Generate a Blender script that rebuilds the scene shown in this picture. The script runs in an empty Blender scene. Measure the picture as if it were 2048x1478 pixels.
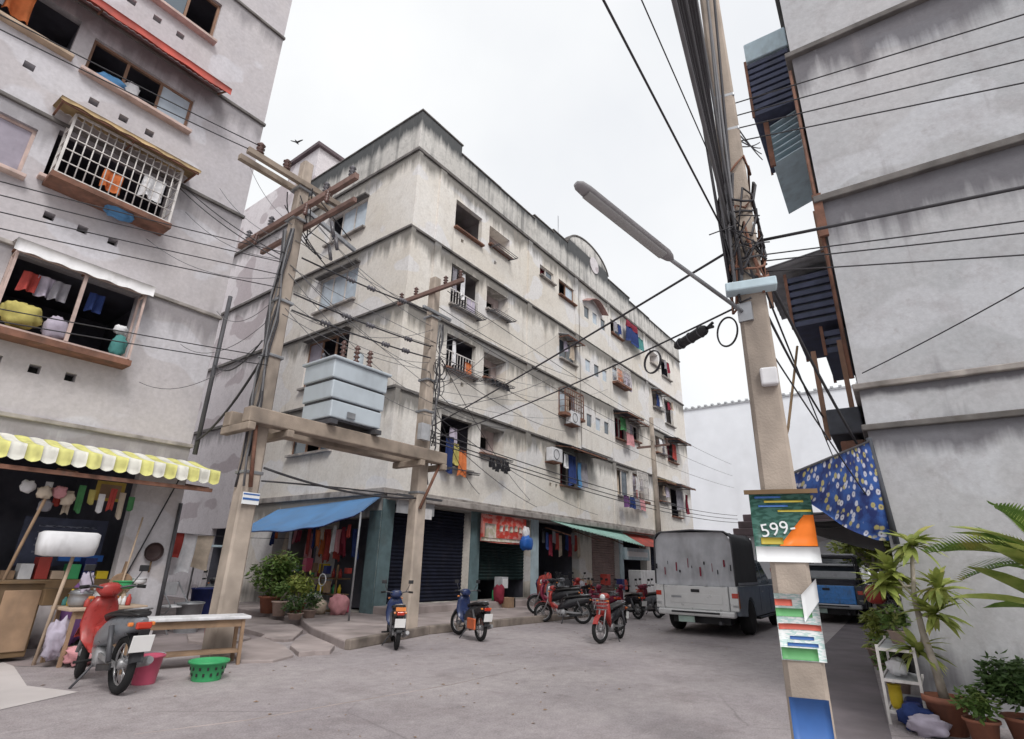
import bpy, math, random
from mathutils import Vector, Matrix, noise
random.seed(11)
scene = bpy.context.scene
col = scene.collection
R = math.radians
PI = math.pi

# ------------------------------------------------------------------ camera
cam_d = bpy.data.cameras.new('camera')
cam_d.sensor_width = 36.0
cam_d.lens = 36.0 * 1081.63 / 2048.0
cam_d.clip_start = 0.05
cam_d.clip_end = 3000
cam = bpy.data.objects.new('camera', cam_d)
col.objects.link(cam)
def cam_matrix(yaw, pit, rol, loc):
    F = Vector((math.cos(yaw)*math.cos(pit), math.sin(yaw)*math.cos(pit), math.sin(pit)))
    Rt = Vector((math.sin(yaw), -math.cos(yaw), 0)); U = Rt.cross(F)
    c, s = math.cos(rol), math.sin(rol)
    R2 = c*Rt + s*U; U2 = -s*Rt + c*U; B = -F
    return Matrix(((R2.x, U2.x, B.x, loc[0]), (R2.y, U2.y, B.y, loc[1]), (R2.z, U2.z, B.z, loc[2]), (0, 0, 0, 1)))
cam.matrix_world = cam_matrix(R(37.017), R(19.826), R(1.4356), (0, 0, 1.3))
scene.camera = cam

# ------------------------------------------------------------------ sky and sun (bright overcast)
SUN_EL, SUN_AZ = 48.0, 236.0       # azimuth measured from +X, counter-clockwise; the sun stands behind the camera
world = bpy.data.worlds.new('World'); scene.world = world; world.use_nodes = True
nt = world.node_tree; nt.nodes.clear()
wo = nt.nodes.new('ShaderNodeOutputWorld'); bg = nt.nodes.new('ShaderNodeBackground')
sky = nt.nodes.new('ShaderNodeTexSky'); sky.sky_type = 'NISHITA'; sky.sun_disc = False
sky.sun_elevation = R(SUN_EL); sky.sun_rotation = R(90 - SUN_AZ); sky.dust_density = 4.0; sky.air_density = 1.2
tc = nt.nodes.new('ShaderNodeTexCoord'); nz = nt.nodes.new('ShaderNodeTexNoise')
nz.inputs['Scale'].default_value = 2.2; nz.inputs['Detail'].default_value = 5
rmp = nt.nodes.new('ShaderNodeValToRGB')
rmp.color_ramp.elements[0].position = 0.3; rmp.color_ramp.elements[0].color = (0.83, 0.84, 0.86, 1)
rmp.color_ramp.elements[1].position = 0.7; rmp.color_ramp.elements[1].color = (0.97, 0.97, 0.96, 1)
mul = nt.nodes.new('ShaderNodeMix'); mul.data_type = 'RGBA'; mul.blend_type = 'MULTIPLY'; mul.inputs[0].default_value = 1.0
mul.inputs[7].default_value = (8.5, 8.55, 8.6, 1)
mix = nt.nodes.new('ShaderNodeMix'); mix.data_type = 'RGBA'; mix.inputs[0].default_value = 0.9
nt.links.new(tc.outputs['Generated'], nz.inputs['Vector']); nt.links.new(nz.outputs['Fac'], rmp.inputs['Fac'])
nt.links.new(rmp.outputs['Color'], mul.inputs[6])
nt.links.new(sky.outputs['Color'], mix.inputs[6]); nt.links.new(mul.outputs[2], mix.inputs[7])
nt.links.new(mix.outputs[2], bg.inputs['Color']); bg.inputs['Strength'].default_value = 0.1
nt.links.new(bg.outputs['Background'], wo.inputs['Surface'])
sun_d = bpy.data.lights.new('sun', 'SUN'); sun_d.energy = 1.5; sun_d.angle = R(20); sun_d.color = (1.0, 0.975, 0.95)
sun = bpy.data.objects.new('sun', sun_d); col.objects.link(sun)
sd = Vector((math.cos(R(SUN_AZ))*math.cos(R(SUN_EL)), math.sin(R(SUN_AZ))*math.cos(R(SUN_EL)), math.sin(R(SUN_EL))))
sun.rotation_euler = sd.to_track_quat('Z', 'Y').to_euler(); sun.location = sd*60

scene.render.engine = 'CYCLES'
scene.cycles.max_bounces = 5; scene.cycles.diffuse_bounces = 3; scene.cycles.glossy_bounces = 2; scene.cycles.transmission_bounces = 2
scene.cycles.use_adaptive_sampling = True; scene.cycles.adaptive_threshold = 0.02
vs = scene.view_settings
vs.view_transform = 'Standard'; vs.look = 'None'; vs.exposure = 0.42; vs.gamma = 1.0; vs.use_curve_mapping = False

# ------------------------------------------------------------------ materials
MATS = {}
def _n(t, k, **kw):
    n = t.nodes.new(k)
    for a, v in kw.items(): setattr(n, a, v)
    return n
def _mix(t, fac, a, b, blend='MIX'):
    m = _n(t, 'ShaderNodeMix', data_type='RGBA', blend_type=blend)
    for i, v in ((0, fac), (6, a), (7, b)):
        if isinstance(v, bpy.types.NodeSocket): t.links.new(v, m.inputs[i])
        elif i == 0: m.inputs[0].default_value = v
        else: m.inputs[i].default_value = (*v[:3], 1)
    return m.outputs[2]
def _noise(t, vec, scale, detail=4, rough=0.55, scl=None):
    if scl:
        mp = _n(t, 'ShaderNodeMapping'); mp.inputs['Scale'].default_value = scl
        t.links.new(vec, mp.inputs['Vector']); vec = mp.outputs['Vector']
    n = _n(t, 'ShaderNodeTexNoise'); n.inputs['Scale'].default_value = scale
    n.inputs['Detail'].default_value = detail; n.inputs['Roughness'].default_value = rough
    t.links.new(vec, n.inputs['Vector']); return n.outputs['Fac']
def _ramp(t, fac, *stops):
    r = _n(t, 'ShaderNodeValToRGB'); e = r.color_ramp.elements
    while len(e) < len(stops): e.new(0.5)
    for i, (p, c) in enumerate(stops):
        e[i].position = p; e[i].color = (*c, 1) if isinstance(c, tuple) else (c, c, c, 1)
    t.links.new(fac, r.inputs['Fac']); return r.outputs['Color']
def _math(t, op, a, b=None):
    m = _n(t, 'ShaderNodeMath', operation=op)
    for i, v in ((0, a), (1, b)):
        if v is None: continue
        if isinstance(v, bpy.types.NodeSocket): t.links.new(v, m.inputs[i])
        else: m.inputs[i].default_value = v
    return m.outputs[0]
def new_mat(name):
    m = bpy.data.materials.new(name); m.use_nodes = True; t = m.node_tree
    return m, t, t.nodes['Principled BSDF']
def _bump(t, b, h, strength, dist=0.02):
    n = _n(t, 'ShaderNodeBump'); n.inputs['Strength'].default_value = strength; n.inputs['Distance'].default_value = dist
    t.links.new(h, n.inputs['Height']); t.links.new(n.outputs['Normal'], b.inputs['Normal'])
def pm(name, c, rough=0.75, metal=0.0, var=0.18, scale=5.0, bump=0.0, bscale=60.0, dirt=0.25, spec=0.35):
    """plain painted / worn surface with colour variation, dirt blotches and fine relief"""
    if name in MATS: return MATS[name]
    m, t, b = new_mat(name)
    g = _n(t, 'ShaderNodeNewGeometry').outputs['Position']
    lo = tuple(max(0, v*(1-var)) for v in c); hi = tuple(min(1, v*(1+var)) for v in c)
    nz1 = _noise(t, g, scale, 3)
    cc = _mix(t, _ramp(t, nz1, (0.3, 0.0), (0.7, 1.0)), lo, hi)
    if dirt > 0:
        dm = _ramp(t, _noise(t, g, scale*0.7, 3, 0.7, (1.0, 1.0, 0.45)), (0.52, 0.0), (0.75, dirt))
        cc = _mix(t, dm, cc, (0.10, 0.085, 0.075))
    t.links.new(cc, b.inputs['Base Color'])
    b.inputs['Metallic'].default_value = metal; b.inputs['Specular IOR Level'].default_value = spec
    rr = _ramp(t, nz1, (0.3, max(0.05, rough-0.12)), (0.7, min(1, rough+0.12)))
    t.links.new(rr, b.inputs['Roughness'])
    if bump > 0: _bump(t, b, _noise(t, g, bscale, 2), bump, 0.01)
    MATS[name] = m; return m
def plaster(name, ca, cb, stain, ledges, streak=0.75, zmax=17.0, patch=None, mould=(0.05, 0.05, 0.055), blotch=0.38, gain=0.0, allover=0.0, strong=()):
    """weathered rendered wall: two tones, patched paint, rain streaks hanging from the string courses, mould"""
    m, t, b = new_mat(name)
    g = _n(t, 'ShaderNodeNewGeometry').outputs['Position']
    big = _ramp(t, _noise(t, g, 0.33, 5, 0.6), (0.36, 0.0), (0.64, 1.0))
    cc = _mix(t, big, ca, cb)
    if patch:
        pk = _ramp(t, _noise(t, g, 0.55, 2, 0.3, (1, 1, 1.6)), (0.57, 0.0), (0.585, 0.75))
        cc = _mix(t, pk, cc, patch)
    small = _ramp(t, _noise(t, g, 6.5, 4, 0.7), (0.56, 0.0), (0.72, blotch*0.8))
    blot = _ramp(t, _noise(t, g, 2.2, 5, 0.72), (0.5, 0.0), (0.78, blotch))
    cc = _mix(t, blot, cc, stain)
    cc = _mix(t, small, cc, stain)
    fine = _ramp(t, _noise(t, g, 14, 2, 0.7), (0.35, 0.92), (0.7, 1.04))
    cc = _mix(t, 1.0, cc, fine, 'MULTIPLY')
    sx = _n(t, 'ShaderNodeSeparateXYZ'); t.links.new(g, sx.inputs[0])
    zz = _math(t, 'DIVIDE', sx.outputs['Z'], zmax)
    stops = [(0.0, 0.25), (0.35/zmax, 0.42), (0.9/zmax, 0.12)]
    for l in ledges: stops += [((l-0.95)/zmax, 0.12), ((l-0.05)/zmax, 0.62+(0.03 if l in strong else 0)), ((l+0.03)/zmax, 0.22), ((l+0.3)/zmax, 0.12)]
    stops = [s for s in sorted(stops) if 0 <= s[0] <= 1][:30]
    reach = _ramp(t, zz, *stops)
    st = _noise(t, g, 3.4, 4, 0.62, (1.0, 1.0, 0.06))
    st2 = _noise(t, g, 1.0, 3, 0.6, (1.0, 1.0, 0.4))
    st = _math(t, 'ADD', _math(t, 'MULTIPLY', st, 0.65), _math(t, 'MULTIPLY', st2, 0.35))
    sm = _math(t, 'SUBTRACT', _math(t, 'ADD', st, reach), 0.80-gain)
    sm = _ramp(t, sm, (0.0, 0.0), (0.22, streak))
    cc = _mix(t, sm, cc, mould)
    if allover: cc = _mix(t, _ramp(t, st, (0.56, 0.0), (0.70, allover)), cc, stain)
    t.links.new(cc, b.inputs['Base Color'])
    b.inputs['Roughness'].default_value = 0.9; b.inputs['Specular IOR Level'].default_value = 0.2
    _bump(t, b, _noise(t, g, 30, 2, 0.65), 0.15, 0.012)
    MATS[name] = m; return m
def glass_mat():
    m, t, b = new_mat('window_glass')
    b.inputs['Base Color'].default_value = (0.09, 0.12, 0.15, 1); b.inputs['Roughness'].default_value = 0.08
    b.inputs['Specular IOR Level'].default_value = 0.9
    g = _n(t, 'ShaderNodeNewGeometry').outputs['Position']
    _bump(t, b, _noise(t, g, 1.2, 2), 0.06, 0.05)
    MATS['glass'] = m; return m
def road_mat():
    m, t, b = new_mat('road_concrete')
    g = _n(t, 'ShaderNodeNewGeometry').outputs['Position']
    cc = _mix(t, _ramp(t, _noise(t, g, 0.35, 6, 0.6), (0.35, 0.0), (0.65, 1.0)), (0.325, 0.29, 0.30), (0.42, 0.38, 0.38))
    cc = _mix(t, _ramp(t, _noise(t, g, 1.3, 5, 0.7), (0.5, 0.0), (0.72, 0.5)), cc, (0.215, 0.18, 0.18))
    cc = _mix(t, _ramp(t, _noise(t, g, 0.7, 4, 0.65, (0.35, 1.6, 1)), (0.55, 0.0), (0.75, 0.35)), cc, (0.43, 0.39, 0.385))
    agg = _ramp(t, _noise(t, g, 55, 4, 0.7), (0.3, 0.72), (0.72, 1.22))
    cc = _mix(t, 1.0, cc, agg, 'MULTIPLY')
    cc = _mix(t, 1.0, cc, _ramp(t, _noise(t, g, 6.5, 4, 0.75), (0.3, 0.84), (0.7, 1.13)), 'MULTIPLY')
    v = _n(t, 'ShaderNodeTexVoronoi', feature='DISTANCE_TO_EDGE'); v.inputs['Scale'].default_value = 0.33
    wv = _n(t, 'ShaderNodeMix', data_type='VECTOR'); wv.inputs[0].default_value = 0.12
    nn = _n(t, 'ShaderNodeTexNoise'); nn.inputs['Scale'].default_value = 1.7; nn.inputs['Detail'].default_value = 6
    t.links.new(g, nn.inputs['Vector']); t.links.new(g, wv.inputs[4]); t.links.new(nn.outputs['Color'], wv.inputs[5])
    t.links.new(wv.outputs[1], v.inputs['Vector'])
    ck = _ramp(t, v.outputs['Distance'], (0.0, 0.35), (0.005, 0.0))
    gate = _ramp(t, _noise(t, g, 0.22, 2), (0.48, 0.0), (0.56, 1.0))
    ck = _math(t, 'MULTIPLY', ck, gate)
    cc = _mix(t, ck, cc, (0.06, 0.05, 0.05))
    t.links.new(cc, b.inputs['Base Color'])
    t.links.new(_ramp(t, _noise(t, g, 1.1, 5), (0.3, 0.68), (0.7, 0.95)), b.inputs['Roughness'])
    b.inputs['Specular IOR Level'].default_value = 0.3
    h = _math(t, 'SUBTRACT', _noise(t, g, 70, 2, 0.7), _math(t, 'MULTIPLY', ck, 2.5))
    _bump(t, b, h, 0.5, 0.012)
    MATS['road'] = m; return m
def floral_mat():
    m, t, b = new_mat('floral_cloth')
    g = _n(t, 'ShaderNodeTexCoord').outputs['Object']
    v = _n(t, 'ShaderNodeTexVoronoi'); v.inputs['Scale'].default_value = 12; t.links.new(g, v.inputs['Vector'])
    d = _math(t, 'ADD', v.outputs['Distance'], _math(t, 'MULTIPLY', _noise(t, g, 30, 3), 0.25))
    cc = _mix(t, _ramp(t, _noise(t, g, 6, 4), (0.4, 0.0), (0.6, 1.0)), (0.012, 0.025, 0.13), (0.03, 0.09, 0.32))
    sx = _n(t, 'ShaderNodeSeparateColor'); t.links.new(v.outputs['Color'], sx.inputs[0])
    fl = _mix(t, _ramp(t, sx.outputs[0], (0.45, 0.0), (0.55, 1.0)), (0.62, 0.62, 0.70), (0.50, 0.42, 0.12))
    cc = _mix(t, _ramp(t, d, (0.44, 0.8), (0.56, 0.0)), cc, fl)
    cc = _mix(t, _ramp(t, d, (0.20, 0.9), (0.25, 0.0)), cc, (0.12, 0.07, 0.10))
    t.links.new(cc, b.inputs['Base Color']); b.inputs['Roughness'].default_value = 0.85
    MATS['floral'] = m; return m
def print_mat(name, ca, cb, scale, stretch, rough=0.5):
    m, t, b = new_mat(name)
    g = _n(t, 'ShaderNodeTexCoord').outputs['Object']
    cc = _mix(t, _ramp(t, _noise(t, g, scale, 3, 0.5, stretch), (0.45, 0.0), (0.55, 1.0)), ca, cb)
    t.links.new(cc, b.inputs['Base Color']); b.inputs['Roughness'].default_value = rough
    MATS[name] = m; return m
def leaf_mat(name, ca, cb, tip=None):
    m, t, b = new_mat(name)
    g = _n(t, 'ShaderNodeNewGeometry').outputs['Position']
    cc = _mix(t, _ramp(t, _noise(t, g, 9, 3), (0.35, 0.0), (0.65, 1.0)), ca, cb)
    if tip: cc = _mix(t, _ramp(t, _noise(t, g, 3.5, 2), (0.58, 0.0), (0.68, 0.8)), cc, tip)
    t.links.new(cc, b.inputs['Base Color']); b.inputs['Roughness'].default_value = 0.5
    b.inputs['Specular IOR Level'].default_value = 0.4
    tr = _n(t, 'ShaderNodeBsdfTranslucent'); t.links.new(cc, tr.inputs['Color'])
    ms = _n(t, 'ShaderNodeMixShader'); ms.inputs[0].default_value = 0.25
    out = t.nodes['Material Output']
    t.links.new(b.outputs[0], ms.inputs[1]); t.links.new(tr.outputs[0], ms.inputs[2]); t.links.new(ms.outputs[0], out.inputs['Surface'])
    MATS[name] = m; return m

LED_L = (3.27, 5.93, 8.38, 10.96, 13.75)
LED_M = (2.95, 5.77, 8.35, 10.87, 13.75)
plaster('plaster_left', (0.52, 0.495, 0.52), (0.58, 0.545, 0.55), (0.36, 0.33, 0.33), LED_L, 0.55, patch=(0.64, 0.63, 0.67), mould=(0.13, 0.12, 0.13), blotch=0.34, allover=0.25)
plaster('plaster_mid', (0.74, 0.69, 0.62), (0.82, 0.79, 0.75), (0.44, 0.38, 0.32), LED_M+(15.3,), 0.75, patch=(0.79, 0.78, 0.79), mould=(0.085, 0.08, 0.075), blotch=0.36, gain=0.06, allover=0.4)
plaster('plaster_right', (0.46, 0.47, 0.49), (0.52, 0.515, 0.53), (0.36, 0.34, 0.35), (2.88, 3.37, 6.0, 8.6, 11.2), 0.75, patch=(0.56, 0.57, 0.60), mould=(0.07, 0.065, 0.08), gain=0.085, allover=0.45, blotch=0.6, strong=(6.0, 8.6))
plaster('plaster_rear', (0.66, 0.62, 0.64), (0.71, 0.67, 0.69), (0.34, 0.30, 0.31), (5.8, 8.4, 10.9, 13.8), 0.6, patch=(0.46, 0.40, 0.42), mould=(0.08, 0.075, 0.075))
pm('ledge', (0.36, 0.33, 0.31), 0.9, var=0.35, scale=3, dirt=0.8, bump=0.3)
pm('ledge_dark', (0.15, 0.14, 0.135), 0.9, var=0.4, scale=3, dirt=0.8, bump=0.3)
plaster('parapet', (0.56, 0.54, 0.51), (0.66, 0.64, 0.61), (0.25, 0.24, 0.23), (15.45,), 0.92, gain=0.19, blotch=0.65, allover=0.6, mould=(0.055, 0.06, 0.065))
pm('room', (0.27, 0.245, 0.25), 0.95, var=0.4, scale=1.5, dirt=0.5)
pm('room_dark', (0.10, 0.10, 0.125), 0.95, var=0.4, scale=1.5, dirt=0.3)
pm('niche', (0.52, 0.43, 0.42), 0.9, var=0.2, scale=2, dirt=0.5)
pm('hole', (0.03, 0.03, 0.03), 0.95)
pm('frame_wood', (0.27, 0.16, 0.11), 0.8, dirt=0.5)
pm('frame_pale', (0.62, 0.58, 0.55), 0.6, dirt=0.4)
pm('frame_pink', (0.55, 0.42, 0.38), 0.7, dirt=0.4)
pm('rust', (0.20, 0.10, 0.07), 0.85, var=0.4, dirt=0.5, bump=0.3)
pm('bar_white', (0.68, 0.65, 0.63), 0.5, dirt=0.4, scale=8)
pm('steel', (0.36, 0.37, 0.39), 0.45, metal=0.6, dirt=0.3)
pm('steel_dark', (0.10, 0.10, 0.11), 0.55, metal=0.3, dirt=0.3)
pm('concrete_pole', (0.42, 0.355, 0.30), 0.9, var=0.25, scale=2.2, dirt=0.7, bump=0.35)
pm('concrete_beam', (0.33, 0.27, 0.22), 0.9, var=0.3, scale=2.2, dirt=0.7, bump=0.35)
pm('concrete_pave', (0.34, 0.29, 0.28), 0.9, var=0.3, scale=1.2, dirt=0.6, bump=0.45)
pm('concrete_light', (0.55, 0.51, 0.50), 0.9, var=0.15, scale=1.0, dirt=0.35, bump=0.3)
pm('kerb', (0.22, 0.185, 0.16), 0.95, var=0.4, scale=3, dirt=0.8, bump=0.4)
pm('dark_strip_surface', (0.155, 0.135, 0.145), 0.9, var=0.3, scale=1.5, dirt=0.3, bump=0.5)
pm('alley', (0.26, 0.22, 0.22), 0.9, var=0.3, scale=0.9, dirt=0.55, bump=0.4)
pm('transformer', (0.50, 0.56, 0.61), 0.45, var=0.08, scale=2, dirt=0.25, spec=0.5)
pm('porcelain', (0.12, 0.06, 0.05), 0.25, dirt=0.2, spec=0.6)
pm('porcelain_grey', (0.12, 0.115, 0.13), 0.3, dirt=0.2, spec=0.6)
pm('cable', (0.05, 0.048, 0.054), 0.6, dirt=0.0, bump=0.0)
pm('cable_grey', (0.16, 0.16, 0.17), 0.6, dirt=0.0, bump=0.0)
pm('crossarm', (0.22, 0.14, 0.12), 0.8, dirt=0.5)
pm('lamp_grey', (0.26, 0.25, 0.26), 0.5, var=0.1, dirt=0.3)
pm('lamp_lens', (0.34, 0.34, 0.34), 0.3, var=0.05, dirt=0.1)
pm('red_sheet', (0.42, 0.08, 0.06), 0.7, var=0.35, dirt=0.4, scale=3)
pm('rust_sheet', (0.42, 0.30, 0.16), 0.8, var=0.4, dirt=0.7, scale=3)
pm('white_sheet', (0.74, 0.73, 0.74), 0.6, var=0.08, dirt=0.25)
pm('green_sheet', (0.30, 0.50, 0.44), 0.6, var=0.15, dirt=0.35)
pm('navy_sheet', (0.07, 0.08, 0.13), 0.7, var=0.3, dirt=0.1)
pm('slate_sheet', (0.07, 0.075, 0.09), 0.7, var=0.3, dirt=0.2)
pm('grey_sheet', (0.42, 0.43, 0.45), 0.6, var=0.15, dirt=0.4)
pm('blue_tarp', (0.10, 0.24, 0.47), 0.55, var=0.12, scale=2, dirt=0.15, bump=0.3, bscale=25)
pm('awn_yellow', (0.72, 0.70, 0.26), 0.85, var=0.12, dirt=0.4, spec=0.1)
pm('awn_white', (0.76, 0.75, 0.68), 0.85, var=0.08, dirt=0.4, spec=0.1)
pm('shutter_navy', (0.014, 0.016, 0.028), 0.85, var=0.3, dirt=0.1, spec=0.1)
pm('shutter_green', (0.02, 0.035, 0.036), 0.85, var=0.3, dirt=0.2, spec=0.1)
pm('shutter_pink', (0.36, 0.26, 0.25), 0.6, var=0.2, dirt=0.4)
pm('teal_paint', (0.12, 0.18, 0.195), 0.7, var=0.2, dirt=0.4)
pm('paleblue_paint', (0.50, 0.62, 0.68), 0.7, var=0.1, dirt=0.3)
pm('rubber', (0.018, 0.018, 0.019), 0.8, dirt=0.1, spec=0.25)
pm('black_plastic', (0.022, 0.022, 0.025), 0.45, dirt=0.1)
pm('black_vinyl', (0.018, 0.017, 0.018), 0.5, dirt=0.1)
pm('alloy', (0.48, 0.48, 0.49), 0.35, metal=0.8, dirt=0.3)
pm('engine_grey', (0.34, 0.34, 0.35), 0.5, metal=0.5, dirt=0.4)
for nm, c in (('paint_red', (0.34, 0.035, 0.03)), ('paint_blue', (0.018, 0.032, 0.10)), ('paint_maroon', (0.20, 0.02, 0.05)),
              ('paint_orange', (0.62, 0.14, 0.05)), ('paint_black', (0.02, 0.02, 0.025)), ('paint_grey', (0.18, 0.19, 0.21)),
              ('truck_blue', (0.06, 0.26, 0.68)), ('truck_dark', (0.035, 0.04, 0.055))):
    pm(nm, c, 0.36, var=0.15, scale=14, dirt=0.4, spec=0.5, bump=0.0)
pm('truck_silver', (0.66, 0.66, 0.655), 0.35, metal=0.2, var=0.05, dirt=0.05, bump=0.0, spec=0.5)
pm('truck_slate', (0.20, 0.23, 0.27), 0.45, metal=0.0, var=0.05, dirt=0.05, bump=0.0, spec=0.5)
pm('canvas_grey', (0.46, 0.465, 0.49), 0.85, var=0.15, scale=3, dirt=0.3, bump=0.35, bscale=12)
pm('canvas_dark', (0.075, 0.078, 0.085), 0.85, var=0.25, scale=3, dirt=0.1, bump=0.3, bscale=14)
pm('lens_red', (0.50, 0.04, 0.02), 0.2, var=0.1, dirt=0.05, spec=0.6)
pm('lens_orange', (0.75, 0.24, 0.06), 0.2, var=0.1, dirt=0.05, spec=0.6)
pm('lens_clear', (0.70, 0.71, 0.72), 0.15, var=0.05, dirt=0.05, spec=0.6)
pm('plate_white', (0.80, 0.80, 0.79), 0.5, var=0.04, dirt=0.1)
pm('plate_green', (0.45, 0.58, 0.52), 0.5, var=0.2, dirt=0.2)
pm('plastic_white', (0.68, 0.68, 0.70), 0.55, var=0.1, dirt=0.4)
pm('plastic_pink', (0.55, 0.10, 0.17), 0.45, var=0.08, dirt=0.15)
pm('plastic_green', (0.05, 0.34, 0.13), 0.45, var=0.08, dirt=0.1)
pm('plastic_blue', (0.03, 0.14, 0.50), 0.45, var=0.08, dirt=0.1)
pm('plastic_yellow', (0.62, 0.46, 0.03), 0.45, var=0.08, dirt=0.15)
pm('plastic_red', (0.36, 0.05, 0.04), 0.4, var=0.1, dirt=0.1)
pm('plastic_navy', (0.02, 0.03, 0.13), 0.5, var=0.3, dirt=0.1)
pm('terracotta', (0.34, 0.14, 0.09), 0.85, var=0.2, dirt=0.4)
pm('pot_pale', (0.48, 0.36, 0.31), 0.85, var=0.2, dirt=0.4)
pm('soil', (0.06, 0.045, 0.035), 0.95)
pm('bark', (0.36, 0.32, 0.27), 0.9, var=0.25, scale=8, dirt=0.4, bump=0.5, bscale=40)
pm('wood', (0.30, 0.20, 0.13), 0.8, var=0.25, scale=4, dirt=0.4)
pm('wood_pale', (0.47, 0.36, 0.27), 0.8, var=0.2, scale=4, dirt=0.4)
pm('wood_brown', (0.17, 0.11, 0.06), 0.8, var=0.3, scale=3, dirt=0.4)
pm('wok', (0.05, 0.03, 0.03), 0.6, var=0.3)
pm('far_white', (0.80, 0.82, 0.86), 0.9, var=0.05, scale=0.5, dirt=0.12)
pm('far_roof', (0.13, 0.10, 0.11), 0.9, var=0.3, scale=1, dirt=0.2)
pm('brass_sign', (0.50, 0.36, 0.08), 0.6, var=0.2, dirt=0.3)
pm('poster_green', (0.015, 0.085, 0.06), 0.45, var=0.15, dirt=0.05, bump=0.0)
pm('poster_orange', (0.85, 0.20, 0.02), 0.45, var=0.12, dirt=0.05, bump=0.0)
pm('poster_gold', (0.45, 0.36, 0.05), 0.45, var=0.15, dirt=0.05, bump=0.0)
pm('poster_lime', (0.12, 0.36, 0.14), 0.5, var=0.15, dirt=0.1, bump=0.0)
pm('poster_red', (0.50, 0.10, 0.07), 0.5, var=0.12, dirt=0.1, bump=0.0)
pm('poster_blue', (0.05, 0.14, 0.40), 0.5, var=0.1, dirt=0.1, bump=0.0)
pm('paper', (0.80, 0.82, 0.83), 0.6, var=0.04, dirt=0.1, bump=0.0)
print_mat('banner_print', (0.60, 0.055, 0.035), (0.66, 0.26, 0.22), 5.0, (1, 1, 1.4))
CL = {'orange': (0.62, 0.19, 0.07), 'white': (0.72, 0.72, 0.74), 'navy': (0.03, 0.05, 0.16), 'blue': (0.10, 0.24, 0.44), 'grey': (0.28, 0.27, 0.30),
      'red': (0.40, 0.07, 0.06), 'pink': (0.58, 0.28, 0.30), 'yellow': (0.48, 0.42, 0.14), 'teal': (0.08, 0.24, 0.23), 'black': (0.03, 0.03, 0.035),
      'purple': (0.15, 0.07, 0.19), 'beige': (0.50, 0.42, 0.34), 'green': (0.08, 0.24, 0.10), 'maroon': (0.22, 0.03, 0.05), 'lilac': (0.42, 0.38, 0.46)}
for k, c in CL.items(): pm('cloth_'+k, c, 0.9, var=0.18, scale=6, dirt=0.0, bump=0.25, bscale=40, spec=0.15)
glass_mat(); road_mat(); floral_mat()
leaf_mat('leaf_lime', (0.24, 0.31, 0.07), (0.40, 0.44, 0.12), (0.55, 0.50, 0.16))
leaf_mat('leaf_palm', (0.10, 0.19, 0.04), (0.20, 0.31, 0.07), (0.38, 0.34, 0.09))
leaf_mat('leaf_dark', (0.05, 0.10, 0.03), (0.11, 0.18, 0.06))
leaf_mat('leaf_mid', (0.09, 0.17, 0.04), (0.17, 0.25, 0.07), (0.28, 0.30, 0.09))

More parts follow.
